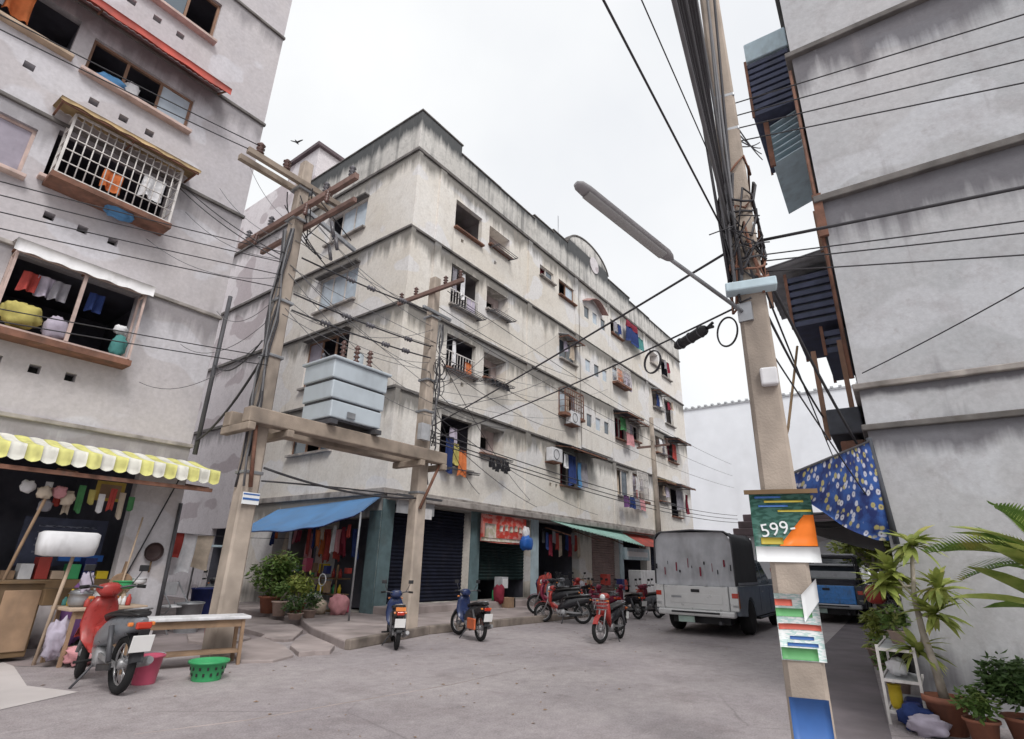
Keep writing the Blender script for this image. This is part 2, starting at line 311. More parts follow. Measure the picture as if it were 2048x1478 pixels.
# ------------------------------------------------------------------ mesh helpers
def V(*a): return Vector(a)
class MB:
    def __init__(s): s.v = []; s.f = []; s.sm = []
    def add(s, vs_, fs, smooth=False):
        o = len(s.v); s.v += [Vector(p) for p in vs_]
        for f in fs: s.f.append([i+o for i in f]); s.sm.append(smooth)
        return s
    def box(s, x0, y0, z0, x1, y1, z1):
        p = [(x0,y0,z0),(x1,y0,z0),(x1,y1,z0),(x0,y1,z0),(x0,y0,z1),(x1,y0,z1),(x1,y1,z1),(x0,y1,z1)]
        return s.add(p, [(0,3,2,1),(4,5,6,7),(0,1,5,4),(1,2,6,5),(2,3,7,6),(3,0,4,7)])
    def obox(s, c, size, m=None):
        c = Vector(c); h = Vector(size)/2; m = m or Matrix.Identity(3)
        p = [c + m @ Vector((sx*h.x, sy*h.y, sz*h.z)) for sz in (-1, 1) for sx, sy in ((-1,-1),(1,-1),(1,1),(-1,1))]
        return s.add(p, [(0,3,2,1),(4,5,6,7),(0,1,5,4),(1,2,6,5),(2,3,7,6),(3,0,4,7)])
    def beam(s, p, q, w, h, up=(0,0,1)):
        p = Vector(p); q = Vector(q); d = (q-p); L = d.length; d.normalize(); u = Vector(up)
        if abs(d.dot(u)) > 0.98: u = Vector((0, 1, 0))
        sd_ = d.cross(u).normalized(); u = sd_.cross(d)
        return s.obox((p+q)/2, (L, w, h), Matrix((d, sd_, u)).transposed())
    def ring(s, pts_list, closed=True, cap=True, smooth=True):
        n = len(pts_list[0]); o = len(s.v)
        for r in pts_list: s.v += [Vector(p) for p in r]
        for i in range(len(pts_list)-1):
            for j in range(n if closed else n-1):
                a = o+i*n+j; b = o+i*n+(j+1) % n
                s.f.append([a, b, b+n, a+n]); s.sm.append(smooth)
        if cap and closed:
            s.f.append([o+j for j in reversed(range(n))]); s.sm.append(False)
            e = o+(len(pts_list)-1)*n; s.f.append([e+j for j in range(n)]); s.sm.append(False)
        return s
    def tube(s, pts, r, n=6, cap=True):
        pts = [Vector(p) for p in pts]; rs = r if isinstance(r, (list, tuple)) else [r]*len(pts); rings = []
        ref = Vector((0, 0, 1))
        for i, p in enumerate(pts):
            d = (pts[min(i+1, len(pts)-1)] - pts[max(i-1, 0)]).normalized()
            if abs(d.dot(ref)) > 0.97: ref = Vector((1, 0, 0)) if abs(d.x) < 0.9 else Vector((0, 1, 0))
            a = d.cross(ref).normalized(); b = a.cross(d)
            rings.append([p + rs[i]*(math.cos(2*PI*k/n)*a + math.sin(2*PI*k/n)*b) for k in range(n)])
        return s.ring(rings, cap=cap)
    def lathe(s, prof, c=(0,0,0), n=16, axis='Z', cap=True):
        c = Vector(c); rings = []
        for r, h in prof:
            ring = []
            for k in range(n):
                a = 2*PI*k/n; u, w = r*math.cos(a), r*math.sin(a)
                ring.append(c + (Vector((u, w, h)) if axis == 'Z' else Vector((u, h, w)) if axis == 'Y' else Vector((h, u, w))))
            rings.append(ring)
        return s.ring(rings, cap=cap)
    def torus(s, c, R_, r, n=20, m=8, axis='Y'):
        c = Vector(c); rings = []
        for i in range(n+1):
            a = 2*PI*i/n; ring = []
            for j in range(m):
                b = 2*PI*j/m; rr = R_ + r*math.cos(b); h = r*math.sin(b)
                u, w = rr*math.cos(a), rr*math.sin(a)
                ring.append(c + (Vector((u, h, w)) if axis == 'Y' else Vector((u, w, h)) if axis == 'Z' else Vector((h, u, w))))
            rings.append(ring)
        return s.ring(rings, cap=False)
    def prism(s, poly, f0, f1, smooth=False):
        """poly: 2D points; f0/f1 map a point to the two end planes"""
        n = len(poly); o = len(s.v)
        s.v += [Vector(f0(*p)) for p in poly] + [Vector(f1(*p)) for p in poly]
        s.f.append([o+i for i in range(n)]); s.f.append([o+n+i for i in reversed(range(n))]); s.sm += [False, False]
        for i in range(n):
            j = (i+1) % n; s.f.append([o+i, o+n+i, o+n+j, o+j]); s.sm.append(smooth)
        return s
    def sheet(s, fn, nu, nv, th=0.012, smooth=True):
        """thin closed shell: fn(u,v) in 0..1 gives a point; thickness along the local normal"""
        P = [[Vector(fn(i/nu, j/nv)) for j in range(nv+1)] for i in range(nu+1)]
        o = len(s.v); w = nv+1
        N = []
        for i in range(nu+1):
            for j in range(nv+1):
                a = P[min(i+1, nu)][j]-P[max(i-1, 0)][j]; b = P[i][min(j+1, nv)]-P[i][max(j-1, 0)]
                N.append(a.cross(b).normalized() if a.cross(b).length > 1e-9 else Vector((0, 0, 1)))
        flat = [p for r in P for p in r]
        s.v += [p+n_*th/2 for p, n_ in zip(flat, N)] + [p-n_*th/2 for p, n_ in zip(flat, N)]
        k = len(flat)
        for i in range(nu):
            for j in range(nv):
                a = o+i*w+j
                s.f.append([a, a+w, a+w+1, a+1]); s.f.append([a+k, a+1+k, a+w+1+k, a+w+k]); s.sm += [smooth, smooth]
        edge = [(i, 0) for i in range(nu+1)] + [(nu, j) for j in range(1, nv+1)] + [(i, nv) for i in range(nu-1, -1, -1)] + [(0, j) for j in range(nv-1, 0, -1)]
        for e in range(len(edge)):
            (a, b), (c, d) = edge[e], edge[(e+1) % len(edge)]
            p, q = o+a*w+b, o+c*w+d
            s.f.append([p, q, q+k, p+k]); s.sm.append(False)
        return s
    def mesh(s, name, m, off=None):
        me = bpy.data.meshes.new(name)
        vv = [p-off for p in s.v] if off is not None else s.v
        me.from_pydata([tuple(p) for p in vv], [], s.f)
        me.polygons.foreach_set('use_smooth', s.sm); me.update()
        if m: me.materials.append(MATS[m])
        return me
    def build(s, name, m, parent=None, local=False, bevel=0.0, label=None, cat=None, group=None, kind=None, base=None, seg=2):
        """parent given: a part. Otherwise a top-level object whose origin sits at its base"""
        if parent is not None:
            off = None if local else WLOC.get(parent.name, Vector((0, 0, 0)))
        else:
            if base is None:
                xs = [p.x for p in s.v]; ys = [p.y for p in s.v]; zs = [p.z for p in s.v]
                base = Vector(((min(xs)+max(xs))/2, (min(ys)+max(ys))/2, min(zs)))
            off = Vector(base)
        o = bpy.data.objects.new(name, s.mesh(name, m, off)); col.objects.link(o)
        if parent is not None: o.parent = parent; WLOC[o.name] = WLOC.get(parent.name, Vector((0, 0, 0)))
        else: o.location = off; WLOC[o.name] = off
        if bevel > 0:
            b = o.modifiers.new('bevel', 'BEVEL'); b.width = bevel; b.segments = seg; b.limit_method = 'ANGLE'; b.angle_limit = R(35)
        tag(o, label, cat, group, kind); return o
WLOC = {}
def tag(o, label=None, cat=None, group=None, kind=None):
    if label: o['label'] = label
    if cat: o['category'] = cat
    if group: o['group'] = group
    if kind: o['kind'] = kind
    return o
def thing(name, label, cat, loc=(0,0,0), rz=0.0, group=None):
    o = bpy.data.objects.new(name, None); o.empty_display_size = 0.2; col.objects.link(o)
    o.location = loc; o.rotation_euler = (0, 0, rz); WLOC[o.name] = Vector(loc)
    return tag(o, label, cat, group)
def part(src, parent, name=None):
    """another piece sharing the mesh of src"""
    c = bpy.data.objects.new(name or src.name.split('.')[0], src.data); col.objects.link(c); c.parent = parent; return c
def copy_tree(o, parent=None):
    c = o.copy(); col.objects.link(c)
    if parent is not None: c.parent = parent
    for ch in list(o.children): copy_tree(ch, c)
    return c
def text_mesh(name, body, size, m, extrude=0.001):
    cu = bpy.data.curves.new(name, 'FONT'); cu.body = body; cu.size = size; cu.extrude = extrude
    cu.align_x = 'CENTER'; cu.align_y = 'CENTER'; cu.resolution_u = 3
    tmp = bpy.data.objects.new(name, cu); col.objects.link(tmp)
    dg = bpy.context.evaluated_depsgraph_get(); me = bpy.data.meshes.new_from_object(tmp.evaluated_get(dg))
    bpy.data.objects.remove(tmp); me.materials.clear(); me.materials.append(MATS[m])
    return me
def rotm(ax, deg): return Matrix.Rotation(R(deg), 3, ax)

def facade(mb, fn, u0, u1, v0, v1, holes, depth=0.16):
    """wall with real openings: fn(u, v, d) maps to space, d metres behind the face"""
    us = sorted({u0, u1, *[h[0] for h in holes], *[h[1] for h in holes]}); us = [u for u in us if u0 <= u <= u1]
    vv = sorted({v0, v1, *[h[2] for h in holes], *[h[3] for h in holes]}); vv = [v for v in vv if v0 <= v <= v1]
    for i in range(len(us)-1):
        for j in range(len(vv)-1):
            cu, cv = (us[i]+us[i+1])/2, (vv[j]+vv[j+1])/2
            if any(h[0] < cu < h[1] and h[2] < cv < h[3] for h in holes): continue
            mb.add([fn(us[i], vv[j], 0), fn(us[i+1], vv[j], 0), fn(us[i+1], vv[j+1], 0), fn(us[i], vv[j+1], 0)], [(0, 1, 2, 3)])
    for h in holes:
        a, b, c, d = h[:4]; dp = h[4] if len(h) > 4 else depth
        for (p, q) in (((a, c), (b, c)), ((b, c), (b, d)), ((b, d), (a, d)), ((a, d), (a, c))):
            mb.add([fn(*p, 0), fn(*q, 0), fn(*q, dp), fn(*p, dp)], [(0, 3, 2, 1)])
def room(fn, a, b, c, d, d0, d1, m, parent, name='room', grow=0.25):
    a -= grow; b += grow; d += 0.12; c -= 0.12
    mb = MB()
    P = lambda u, v, w: fn(u, v, w)
    for q in (((a,c,d1),(b,c,d1),(b,d,d1),(a,d,d1)), ((a,c,d0),(b,c,d0),(b,c,d1),(a,c,d1)), ((a,d,d0),(a,d,d1),(b,d,d1),(b,d,d0)),
              ((a,c,d0),(a,c,d1),(a,d,d1),(a,d,d0)), ((b,c,d0),(b,d,d0),(b,d,d1),(b,c,d1))):
        mb.add([P(*x) for x in q], [(0, 1, 2, 3)])
    return mb.build(name, m, parent)
def cloth(p, du, w, h, colr, label, group='clothes drying outside the windows', name='hanging_cloth', wav=0.045, narrow=0.0, cat='laundry'):
    p = Vector(p); du = Vector(du).normalized(); n = du.cross(Vector((0, 0, -1))); sd_ = random.random()*9
    def fn(u, v):
        k = 1 - narrow*v
        return p + du*((u-0.5)*w*k) + Vector((0, 0, -h*v*(1+0.06*math.sin(5*u+sd_)))) + n*wav*(math.sin(9*u+sd_)*(0.3+v) + 0.6*math.sin(17*u+2*sd_+v)*v + 0.5*math.sin(4*v+sd_)) + du*(w*0.05*math.sin(3*v+sd_))
    return MB().sheet(fn, 14, 6, 0.010).build(name, 'cloth_'+colr, label=label, cat=cat, group=group)
def wire(p, q, r, sag, label, group='overhead cables', m='cable', name='overhead_cable', n=14):
    p = Vector(p); q = Vector(q)
    pts = [p.lerp(q, i/n) - Vector((0, 0, sag*4*(i/n)*(1-i/n))) for i in range(n+1)]
    return MB().tube(pts, r, 5).build(name, m, label=label, cat='cable', group=group)
def leaf_blade(L, w, droop=0.35, fold=0.18, n=4):
    """strap leaf pointing +X, bending down"""
    mb = MB(); rows = []
    for i in range(n+1):
        t = i/n; ww = w*math.sin(PI*(0.12+0.86*t))**0.8 * (1 if t < 0.999 else 0.05)
        x = L*t*(1-0.15*droop*t); z = -droop*L*t*t
        rows.append([(x, -ww/2, z+fold*ww/2), (x, 0, z), (x, ww/2, z+fold*ww/2)])
    o = 0
    for r_ in rows: mb.v += [Vector(p) for p in r_]
    for i in range(n):
        for j in range(2): a = i*3+j; mb.f.append([a, a+3, a+4, a+1]); mb.sm.append(True)
    return mb
def scatter_leaves(mb, centre, rad, count, size, seed=0, flat=1.0, aspect=0.45):
    rnd = random.Random(seed); c = Vector(centre)
    for _ in range(count):
        d = Vector((rnd.gauss(0, 1), rnd.gauss(0, 1), rnd.gauss(0, 1))).normalized()*(rnd.random()**0.45)
        p = c + Vector((d.x*rad[0], d.y*rad[1], d.z*rad[2]))
        a = Vector((rnd.gauss(0, 1)+d.x, rnd.gauss(0, 1)+d.y, rnd.gauss(0, 0.5)-0.25)).normalized()
        b = a.cross(Vector((rnd.gauss(0, .4), rnd.gauss(0, .4), 1))).normalized()
        L = size*(0.6+0.8*rnd.random()); w = L*aspect/2; up = a.cross(b)*w*0.4
        mb.add([p, p+a*L*.5+b*w+up, p+a*L, p+a*L*.5-b*w+up], [(0, 1, 2), (0, 2, 3)])

# ================================================================== SETTING: ground, pavement, alley
ground = MB()
ground.add([(-300, -300, 0), (400, -300, 0), (400, 400, 0), (-300, 400, 0)], [(0, 1, 2, 3)])
ground.build('road', 'road', kind='structure', base=(0, 0, 0))
MB().add([(-12, 6.72, .004), (1.74, 6.81, .004), (2.4, 7.12, .004), (2.15, 7.8, .004), (2.35, 9.2, .004), (2.3, 10.85, .004), (-12, 10.85, .004)],
         [tuple(range(7))]).build('shop_apron', 'concrete_light', kind='structure')
MB().add([(2.35, 9.2, .004), (3.0, 8.5, .004), (4.5, 8.7, .004), (5.6, 9.4, .004), (9.1, 10.2, .004), (9.2, 40, .004), (4.52, 40, .004), (4.52, 10.85, .004), (2.3, 10.85, .004)],
         [tuple(range(9))]).build('alley', 'alley', kind='structure')
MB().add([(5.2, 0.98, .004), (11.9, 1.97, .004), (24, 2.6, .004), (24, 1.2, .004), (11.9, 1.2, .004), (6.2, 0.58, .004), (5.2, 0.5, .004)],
         [tuple(range(7))]).build('dark_strip', 'dark_strip_surface', kind='structure')  # darker thin sheet on the ground along the right building
pav = MB()
poly = [(5.97, 7.62), (8.3, 8.2), (12, 8.05), (33, 8.1), (33, 10.9), (9.2, 10.9), (9.2, 16.0), (7.9, 15.8), (7.4, 11.0), (6.7, 9.6)]
pav.prism(poly, lambda x, y: (x, y, 0.13), lambda x, y: (x, y, -0.1))
pavement = pav.build('pavement', 'concrete_pave', kind='structure', bevel=0.025)
kb = MB()
for (a, b), (c, d) in zip(poly[:4], poly[1:4]):
    L = math.hypot(c-a, d-b); n = max(1, int(L/1.5))
    for i in range(n):
        p = V(a+(c-a)*i/n, b+(d-b)*i/n, 0.072); q = V(a+(c-a)*(i+1)/n, b+(d-b)*(i+1)/n, 0.072)
        e = (q-p).normalized()*0.012
        MB().beam(p+e+V(0, -.06, 0), q-e+V(0, -.06, 0), 0.115, 0.155 + 0.012*math.sin(i*2.3)).build('kerb_stone', 'kerb', pavement, bevel=0.02)
slabs = [([(4.65, 8.7), (5.59, 9.32), (5.36, 8.23), (5.04, 7.5), (4.6, 7.31), (4.27, 7.54)], 0.05, 1.2),
         ([(5.4, 8.2), (5.78, 8.7), (6.61, 9.55), (5.9, 7.74), (5.54, 7.36), (5.1, 7.5)], 0.055, -0.9),
         ([(5.89, 10.51), (6.39, 10.7), (6.91, 10.48), (6.69, 9.78), (5.93, 8.92), (5.76, 8.92), (5.62, 9.4), (5.80, 9.6)], 0.07, 1.6),
         ([(4.75, 8.95), (5.5, 9.45), (5.7, 10.5), (5.0, 10.7), (4.62, 9.8)], 0.045, -0.8),
         ([(6.2, 11.0), (7.2, 10.9), (7.5, 12.4), (6.4, 12.6)], 0.05, 0.5)]
for pl, h, tl in slabs:
    cx = sum(p[0] for p in pl)/len(pl); cy = sum(p[1] for p in pl)/len(pl)
    pts = []
    for i, p in enumerate(pl):                   # break the edges up
        q = pl[(i+1) % len(pl)]
        for k in range(4):
            t = k/4; j = 0.035*noise.noise(V(p[0]*7+k, p[1]*7, i))*(1 if k else 0)
            pts.append((p[0]+(q[0]-p[0])*t+j, p[1]+(q[1]-p[1])*t+j))
    f = lambda dz: (lambda x, y: (cx+(x-cx)*.975, cy+(y-cy)*.975, h+dz+math.radians(tl)*(y-cy)))
    MB().prism(pts, f(0), f(-0.12)).build('broken_slab', 'concrete_pave', pavement, bevel=0.012)
MB().tube([(2.2, 5.22, .0), (2.99, 4.96, .0), (3.9, 4.86, .0), (5.21, 4.69, .0), (6.6, 4.7, .0)], [.004, .008, .008, .006, .003], 5).build('road_crack', 'concrete_pave', kind='structure')

# ================================================================== BUILDINGS
YF = 10.91
def ledge_strip(parent, fn, u0, u1, z, h=0.10, out=0.09, m='ledge', name='ledge'):
    a = fn(u0, z, -out); b = fn(u1, z+h, 0.03)
    return MB().box(min(a[0], b[0]), min(a[1], b[1]), min(a[2], b[2]), max(a[0], b[0]), max(a[1], b[1]), max(a[2], b[2])).build(name, m, parent, bevel=0.012)
def window_frame(parent, fn, a, b, c, d, dep=0.10, w=0.05, m='frame_wood', mull=1, panes=(), glass='glass', trans=0):
    mb = MB()
    def bx(u0, v0, u1, v1, d0=dep-.03, d1=dep+.03):
        p = fn(u0, v0, d0); q = fn(u1, v1, d1)
        mb.box(*[min(p[i], q[i]) for i in range(3)], *[max(p[i], q[i]) for i in range(3)])
    bx(a, c, a+w, d); bx(b-w, c, b, d); bx(a+w, d-w, b-w, d); bx(a+w, c, b-w, c+w)
    us = [a+(b-a)*k/(mull+1) for k in range(mull+2)]
    for u in us[1:-1]: bx(u-w/2, c+w, u+w/2, d-w, dep-.025, dep+.025)
    if trans: bx(a+w, c+(d-c)*trans-w/2, b-w, c+(d-c)*trans+w/2, dep-.02, dep+.02)
    fr = mb.build('window_frame', m, parent)
    for k in panes:
        u0, u1 = us[k]+w*.6, us[k+1]-w*.6
        p = fn(u0, c+w*.6, dep-.006); q = fn(u1, d-w*.6, dep+.006)
        MB().box(*[min(p[i], q[i]) for i in range(3)], *[max(p[i], q[i]) for i in range(3)]).build('pane', glass, fr)
    return fr
pm('pane_pale', (0.50, 0.58, 0.66), 0.15, var=0.1, dirt=0.15, spec=0.7)
pm('louvre', (0.33, 0.30, 0.36), 0.6, var=0.15, dirt=0.3)

# ---------------------------------------------------------------- left building
LB = thing('apartment_block', 'pale stained apartment block filling the left side, shop under yellow striped awning', 'building', (4.47, YF, 0))
fl = lambda u, v, d: (u, YF+d, v)
P0, P1 = 1.20, 3.0
rowsL = {2: (4.55, 5.78), 3: (7.25, 8.25), 4: (9.62, 10.45), 5: (12.15, 13.3)}
holes = [(P0, P1, *rowsL[k]) for k in rowsL] + [(-0.95, 0.95, 7.1, 8.05), (-0.95, 0.95, 9.72, 10.6), (-0.95, 0.95, 12.2, 13.3), (-0.95, 0.95, 4.55, 5.75)]
holes += [(-6.0, 3.74, 0.02, 2.78)]
vents = [(0.55, 9.12), (1.49, 9.12), (1.97, 9.12), (2.42, 9.12), (1.46, 6.62), (1.93, 6.62), (2.39, 6.62), (0.6, 6.62), (1.45, 4.05), (1.93, 4.03), (2.40, 4.03),
         (1.50, 11.75), (1.97, 11.75), (2.42, 11.75)]
holes += [(u-.075, u+.075, v-.07, v+.07, .2) for u, v in vents]
mb = MB(); facade(mb, fl, -12, 4.47, 0, 15.3, holes)
mb.add([(4.47, YF, 0), (4.47, 22, 0), (4.47, 22, 15.3), (4.47, YF, 15.3)], [(0, 1, 2, 3)])
mb.add([(-12, YF, 15.3), (4.47, YF, 15.3), (4.47, 22, 15.3), (-12, 22, 15.3)], [(0, 1, 2, 3)])
mb.add([(-12, 22, 0), (4.47, 22, 0), (4.47, 22, 15.3), (-12, 22, 15.3)], [(0, 1, 2, 3)])
mb.build('wall', 'plaster_left', LB)
for z in LED_L:
    ledge_strip(LB, fl, -12, 4.50, z-.05, 0.07, 0.05, 'ledge_dark' if z > 8 else 'ledge')
for u, v in vents:
    MB().add([fl(u-.075, v-.07, .2), fl(u+.075, v-.07, .2), fl(u+.075, v+.07, .2), fl(u-.075, v+.07, .2)], [(0, 1, 2, 3)]).build('vent_hole', 'hole', LB)
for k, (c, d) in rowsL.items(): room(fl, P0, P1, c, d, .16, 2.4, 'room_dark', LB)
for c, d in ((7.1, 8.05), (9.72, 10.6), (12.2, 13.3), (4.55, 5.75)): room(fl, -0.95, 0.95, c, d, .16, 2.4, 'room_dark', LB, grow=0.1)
# shop room behind the awning
mb = MB()
for q in (((-6,.02,4),(3.95,.02,4),(3.95,2.95,4),(-6,2.95,4)), ((-6,.02,.16),(3.95,.02,.16),(3.95,.02,4),(-6,.02,4)), ((-6,2.95,.16),(-6,2.95,4),(3.95,2.95,4),(3.95,2.95,.16)),
          ((3.95,.02,.16),(3.95,2.95,.16),(3.95,2.95,4),(3.95,.02,4)), ((-6,.02,.16),(-6,.02,4),(-6,2.95,4),(-6,2.95,.16))):
    mb.add([fl(*x) for x in q], [(0, 1, 2, 3)])
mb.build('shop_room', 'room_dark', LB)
# windows: sills and frames
def sill(parent, u0, u1, z, m='frame_pink', out=0.16):
    MB().box(u0-.06, YF-out, z-.07, u1+.06, YF+.06, z-.004).build('window_sill', m, parent, bevel=0.01)
for k, (c, d) in rowsL.items():
    sill(LB, P0, P1, c, 'frame_pink')
sill(LB, -0.95, 0.95, 9.72, 'wood_pale'); sill(LB, -0.95, 0.95, 7.1, 'frame_pink')
window_frame(LB, fl, P0, P1, *rowsL[4], m='frame_wood', mull=2, panes=(2,), glass='pane_pale')
window_frame(LB, fl, P0, P1, *rowsL[5], m='frame_wood', mull=2, panes=(0, 1))
window_frame(LB, fl, -0.95, 0.95, 7.1, 8.05, m='frame_pink', mull=1, panes=(0, 1), glass='louvre')
# projecting cage, third floor
def cage(u0, u1, z0, z1, out, nb, nh, m, parent, y0=YF, floor_m='rust', r=0.011, label=None):
    cg = MB()
    for (u, o) in ((u0, out), (u1, out), (u0, 0.02), (u1, 0.02)): cg.box(u-.018, y0-o-.018, z0, u+.018, y0-o+.018, z1)
    for z in (z0, z1):
        cg.box(u0+.018, y0-out-.016, z-.018, u1-.018, y0-out+.016, z+.018)
        for u in (u0, u1): cg.box(u-.015, y0-out+.018, z-.015, u+.015, y0-.04, z+.015)
    c = cg.build('window_cage', m, parent, label=label)
    proto = None
    for i in range(nb):
        u = u0+(u1-u0)*(i+1)/(nb+1)
        b = MB().tube([(u, y0-out, z0), (u, y0-out, z1)], r, 5).build('bar', m, c)
    for i in range(nh):
        z = z0+(z1-z0)*(i+1)/(nh+1)
        MB().tube([(u0, y0-out-.012, z), (u1, y0-out-.012, z)], r, 5).build('bar', m, c)
        for u in (u0, u1): MB().tube([(u, y0-out, z), (u, y0-.02, z)], r, 5).build('bar', m, c)
    MB().box(u0-.05, y0-out-.05, z0-.12, u1+.05, y0-.005, z0-.02).build('cage_floor', floor_m, c)
    return c
c1 = cage(1.28, 3.02, 7.22, 8.42, 0.42, 13, 4, 'bar_white', LB, label='white barred window cage with rusty tray')
c2 = cage(1.22, 3.02, 4.48, 5.72, 0.32, 0, 0, 'frame_pink', LB, label='open frame of projecting balcony cage')
MB().box(2.10, YF-.345, 4.5, 2.15, YF-.295, 5.7).build('bar', 'frame_pink', c2)
# ground floor column face, drainpipe, conduit
MB().box(3.72, YF-.10, 0, 4.49, YF-.004, 2.86).build('column', 'plaster_left', LB)
MB().tube([(4.52, YF-.12, 3.1), (4.53, YF-.12, 6.4)], .045, 8).build('drainpipe', 'steel_dark', LB)
MB().tube([(4.50, YF-.13, 0.2), (4.47, YF-.13, 2.2)], .035, 8).build('drainpipe', 'steel_dark', LB)
MB().tube([(4.35, YF-.12, 2.6), (4.0, YF-.13, 1.4), (3.85, YF-.13, 0.9)], .012, 5).build('conduit', 'cable', LB)

# awnings on the left building
def sheet_awning(name, label, u0, u1, y0, z0, y1, z1, m, ribs=True, amp=0.012, group=None, cat='awning', th=0.02, val=0.0):
    t = thing(name, label, cat, ((u0+u1)/2, y0, z0), 0, group)
    n = max(8, int((u1-u0)/0.06))
    fn = lambda a, b: (u0+(u1-u0)*a, y0+(y1-y0)*b, z0+(z1-z0)*b + (amp*math.cos(a*n*PI) if ribs else 0) + 0.02*noise.noise(V(a*4, b*3, u0)))
    MB().sheet(fn, n, 3, th).build('sheet', m, t)
    for u in (u0+.05, (u0+u1)/2, u1-.05):
        MB().beam((u, y0+.0, z0-.16), (u, y1-(y1-y0)*.08, z1-.035), .03, .03).build('bracket', 'rust', t)
    MB().box(u0+.02, min(y1, y1+.03), z1-.075, u1-.02, y1+.035, z1-.025).build('front_rail', 'rust', t)
    if val:
        fv = lambda a, b: (u0+(u1-u0)*a, y1-.012-.012*math.sin(a*n*PI), z1+.02-val*b-.012*math.sin(a*37)*b)
        MB().sheet(fv, n, 2, .01).build('valance', m, t)
    return t
sheet_awning('window_awning', 'long rusty red sheet awning over upper left windows', -1.2, 3.42, YF-.01, 11.1, YF-.62, 10.72, 'red_sheet', val=.17)
sheet_awning('window_awning', 'yellowish rusty sheet awning over white barred window cage', 1.0, 3.26, YF-.01, 8.62, YF-.62, 8.46, 'rust_sheet', val=.07)
sheet_awning('window_awning', 'white sheet awning over open balcony cage with green bag', 1.15, 3.1, YF-.01, 5.95, YF-.42, 5.86, 'white_sheet', val=.20)
# scalloped shop awning, alternating yellow and white cloth panels
t = thing('striped_awning', 'yellow and white scalloped shop awning on left building', 'awning', (1.4, YF, 2.95))
n = 46; U0, U1 = -3.6, 4.62
for i in range(n):
    a = U0+(U1-U0)*i/n; b = U0+(U1-U0)*(i+1)/n; w = b-a
    def fn(u, v, a=a, w=w):
        bul = math.sin(PI*u)
        if v < 0.55:
            k = v/0.55; y = YF-.05-1.0*k; z = 2.96-0.24*k+0.012*bul-.03*math.sin(PI*k)
        else:
            k = (v-.55)/.45; y = YF-1.05-0.02*math.sin(k*2.2)-0.010*bul+.02*k*math.sin(a*9); z = 2.72-0.20*k-(0.04*bul if k > .9 else 0)
        return (a+w*u, y, z)
    MB().sheet(fn, 4, 9, 0.008).build('awning_panel', 'awn_yellow' if i % 2 else 'awn_white', t)
MB().box(U0, YF-1.0, 2.36, U1-.05, YF-.95, 2.42).build('front_rail', 'rust', t)
for u in (-2.4, 0.2, 2.6, 4.5): MB().beam((u, YF-.01, 2.55), (u, YF-.98, 2.42), .035, .035).build('bracket', 'rust', t)

# ---------------------------------------------------------------- middle building
X0, X1 = 9.23, 32.2
MBd = thing('apartment_block', 'weathered cream corner apartment block with mould-streaked parapet behind the transformer', 'building', (X0, YF, 0))
fm = lambda u, v, d: (u, YF+d, v)
fs = lambda u, v, d: (X0+d, u, v)
A = (11.09, 12.47); B = (12.90, 14.12); Cc = (16.2, 17.25); D = (17.67, 18.97)
mir = lambda p: (41.44-p[1], 41.44-p[0])
zA = {2: (3.95, 5.42), 3: (6.92, 8.02), 4: (9.05, 10.5), 5: (11.9, 13.0)}
zB = {2: (4.6, 5.5), 3: (7.12, 8.0), 4: (9.62, 10.5), 5: (12.2, 12.98)}
zD = {2: (4.2, 5.55), 3: (7.05, 7.98), 4: (9.35, 10.28), 5: (12.25, 13.0)}
zD2 = {2: (4.35, 5.55), 3: (6.95, 8.02), 4: (9.7, 10.5), 5: (12.25, 13.0)}
winM = []          # u0,u1,z0,z1,kind
for k in (2, 3, 4, 5):
    winM += [(*A, *zA[k], 'A', k), (*B, *zB[k], 'B', k), (*D, *zD[k], 'D', k), (*mir(D), *zD2[k], 'D', k), (*mir(B), *zB[k], 'B2', k), (*mir(A), *zA[k], 'A2', k)]
winM += [(*Cc, 12.5, 13.0, 'D', 5), (*mir(Cc), 4.35, 5.55, 'D', 2), (*mir(Cc), 7.2, 8.0, 'D', 3)]
NICHE = 0.45
holes = [(w[0], w[1], w[2], w[3], NICHE if w[4] in ('B', 'B2') else .16) for w in winM]
shops = [(9.62, 12.62, 0.3, 2.72), (13.05, 15.75, 0.3, 2.72), (16.2, 18.95, 0.3, 2.72), (19.95, 22.4, 0.3, 2.5), (22.8, 25.2, 0.3, 2.6), (25.7, 28.6, 0.3, 2.6), (29.0, 31.8, 0.3, 2.6)]
holes += [(*s, 0.28) for s in shops]
smallv = [(20.0, 6.6), (20.0, 7.4), (21.6, 9.3), (20.1, 9.9), (17.0, 4.1), (17.4, 4.1), (11.4, 6.55), (11.9, 6.55), (11.5, 11.55), (13.3, 11.6)]
holes += [(u-.07, u+.07, v-.07, v+.07, .15) for u, v in smallv]
mb = MB(); facade(mb, fm, X0, X1, 0, 13.8, holes)
sideW = {5: (13.25, 15.35, 11.75, 12.92), 4: (13.25, 15.35, 9.1, 10.35), 3: (13.25, 15.45, 6.45, 8.02), 2: (13.4, 15.5, 4.3, 4.95)}
sh = [(*sideW[k], .2) for k in sideW] + [(11.35, 13.1, 0.14, 2.35, .4), (13.4, 15.6, 0.14, 2.35, .4)]
facade(mb, fs, YF, 17.4, 0, 13.8, sh)
mb.add([(X1, YF, 0), (X1, 17.4, 0), (X1, 17.4, 13.8), (X1, YF, 13.8)], [(0, 1, 2, 3)])
mb.add([(X0, 17.4, 0), (X1, 17.4, 0), (X1, 17.4, 13.8), (X0, 17.4, 13.8)], [(0, 1, 2, 3)])
mb.add([(X0, YF, 13.8), (X1, YF, 13.8), (X1, 17.4, 13.8), (X0, 17.4, 13.8)], [(0, 1, 2, 3)])
mb.build('wall', 'plaster_mid', MBd)
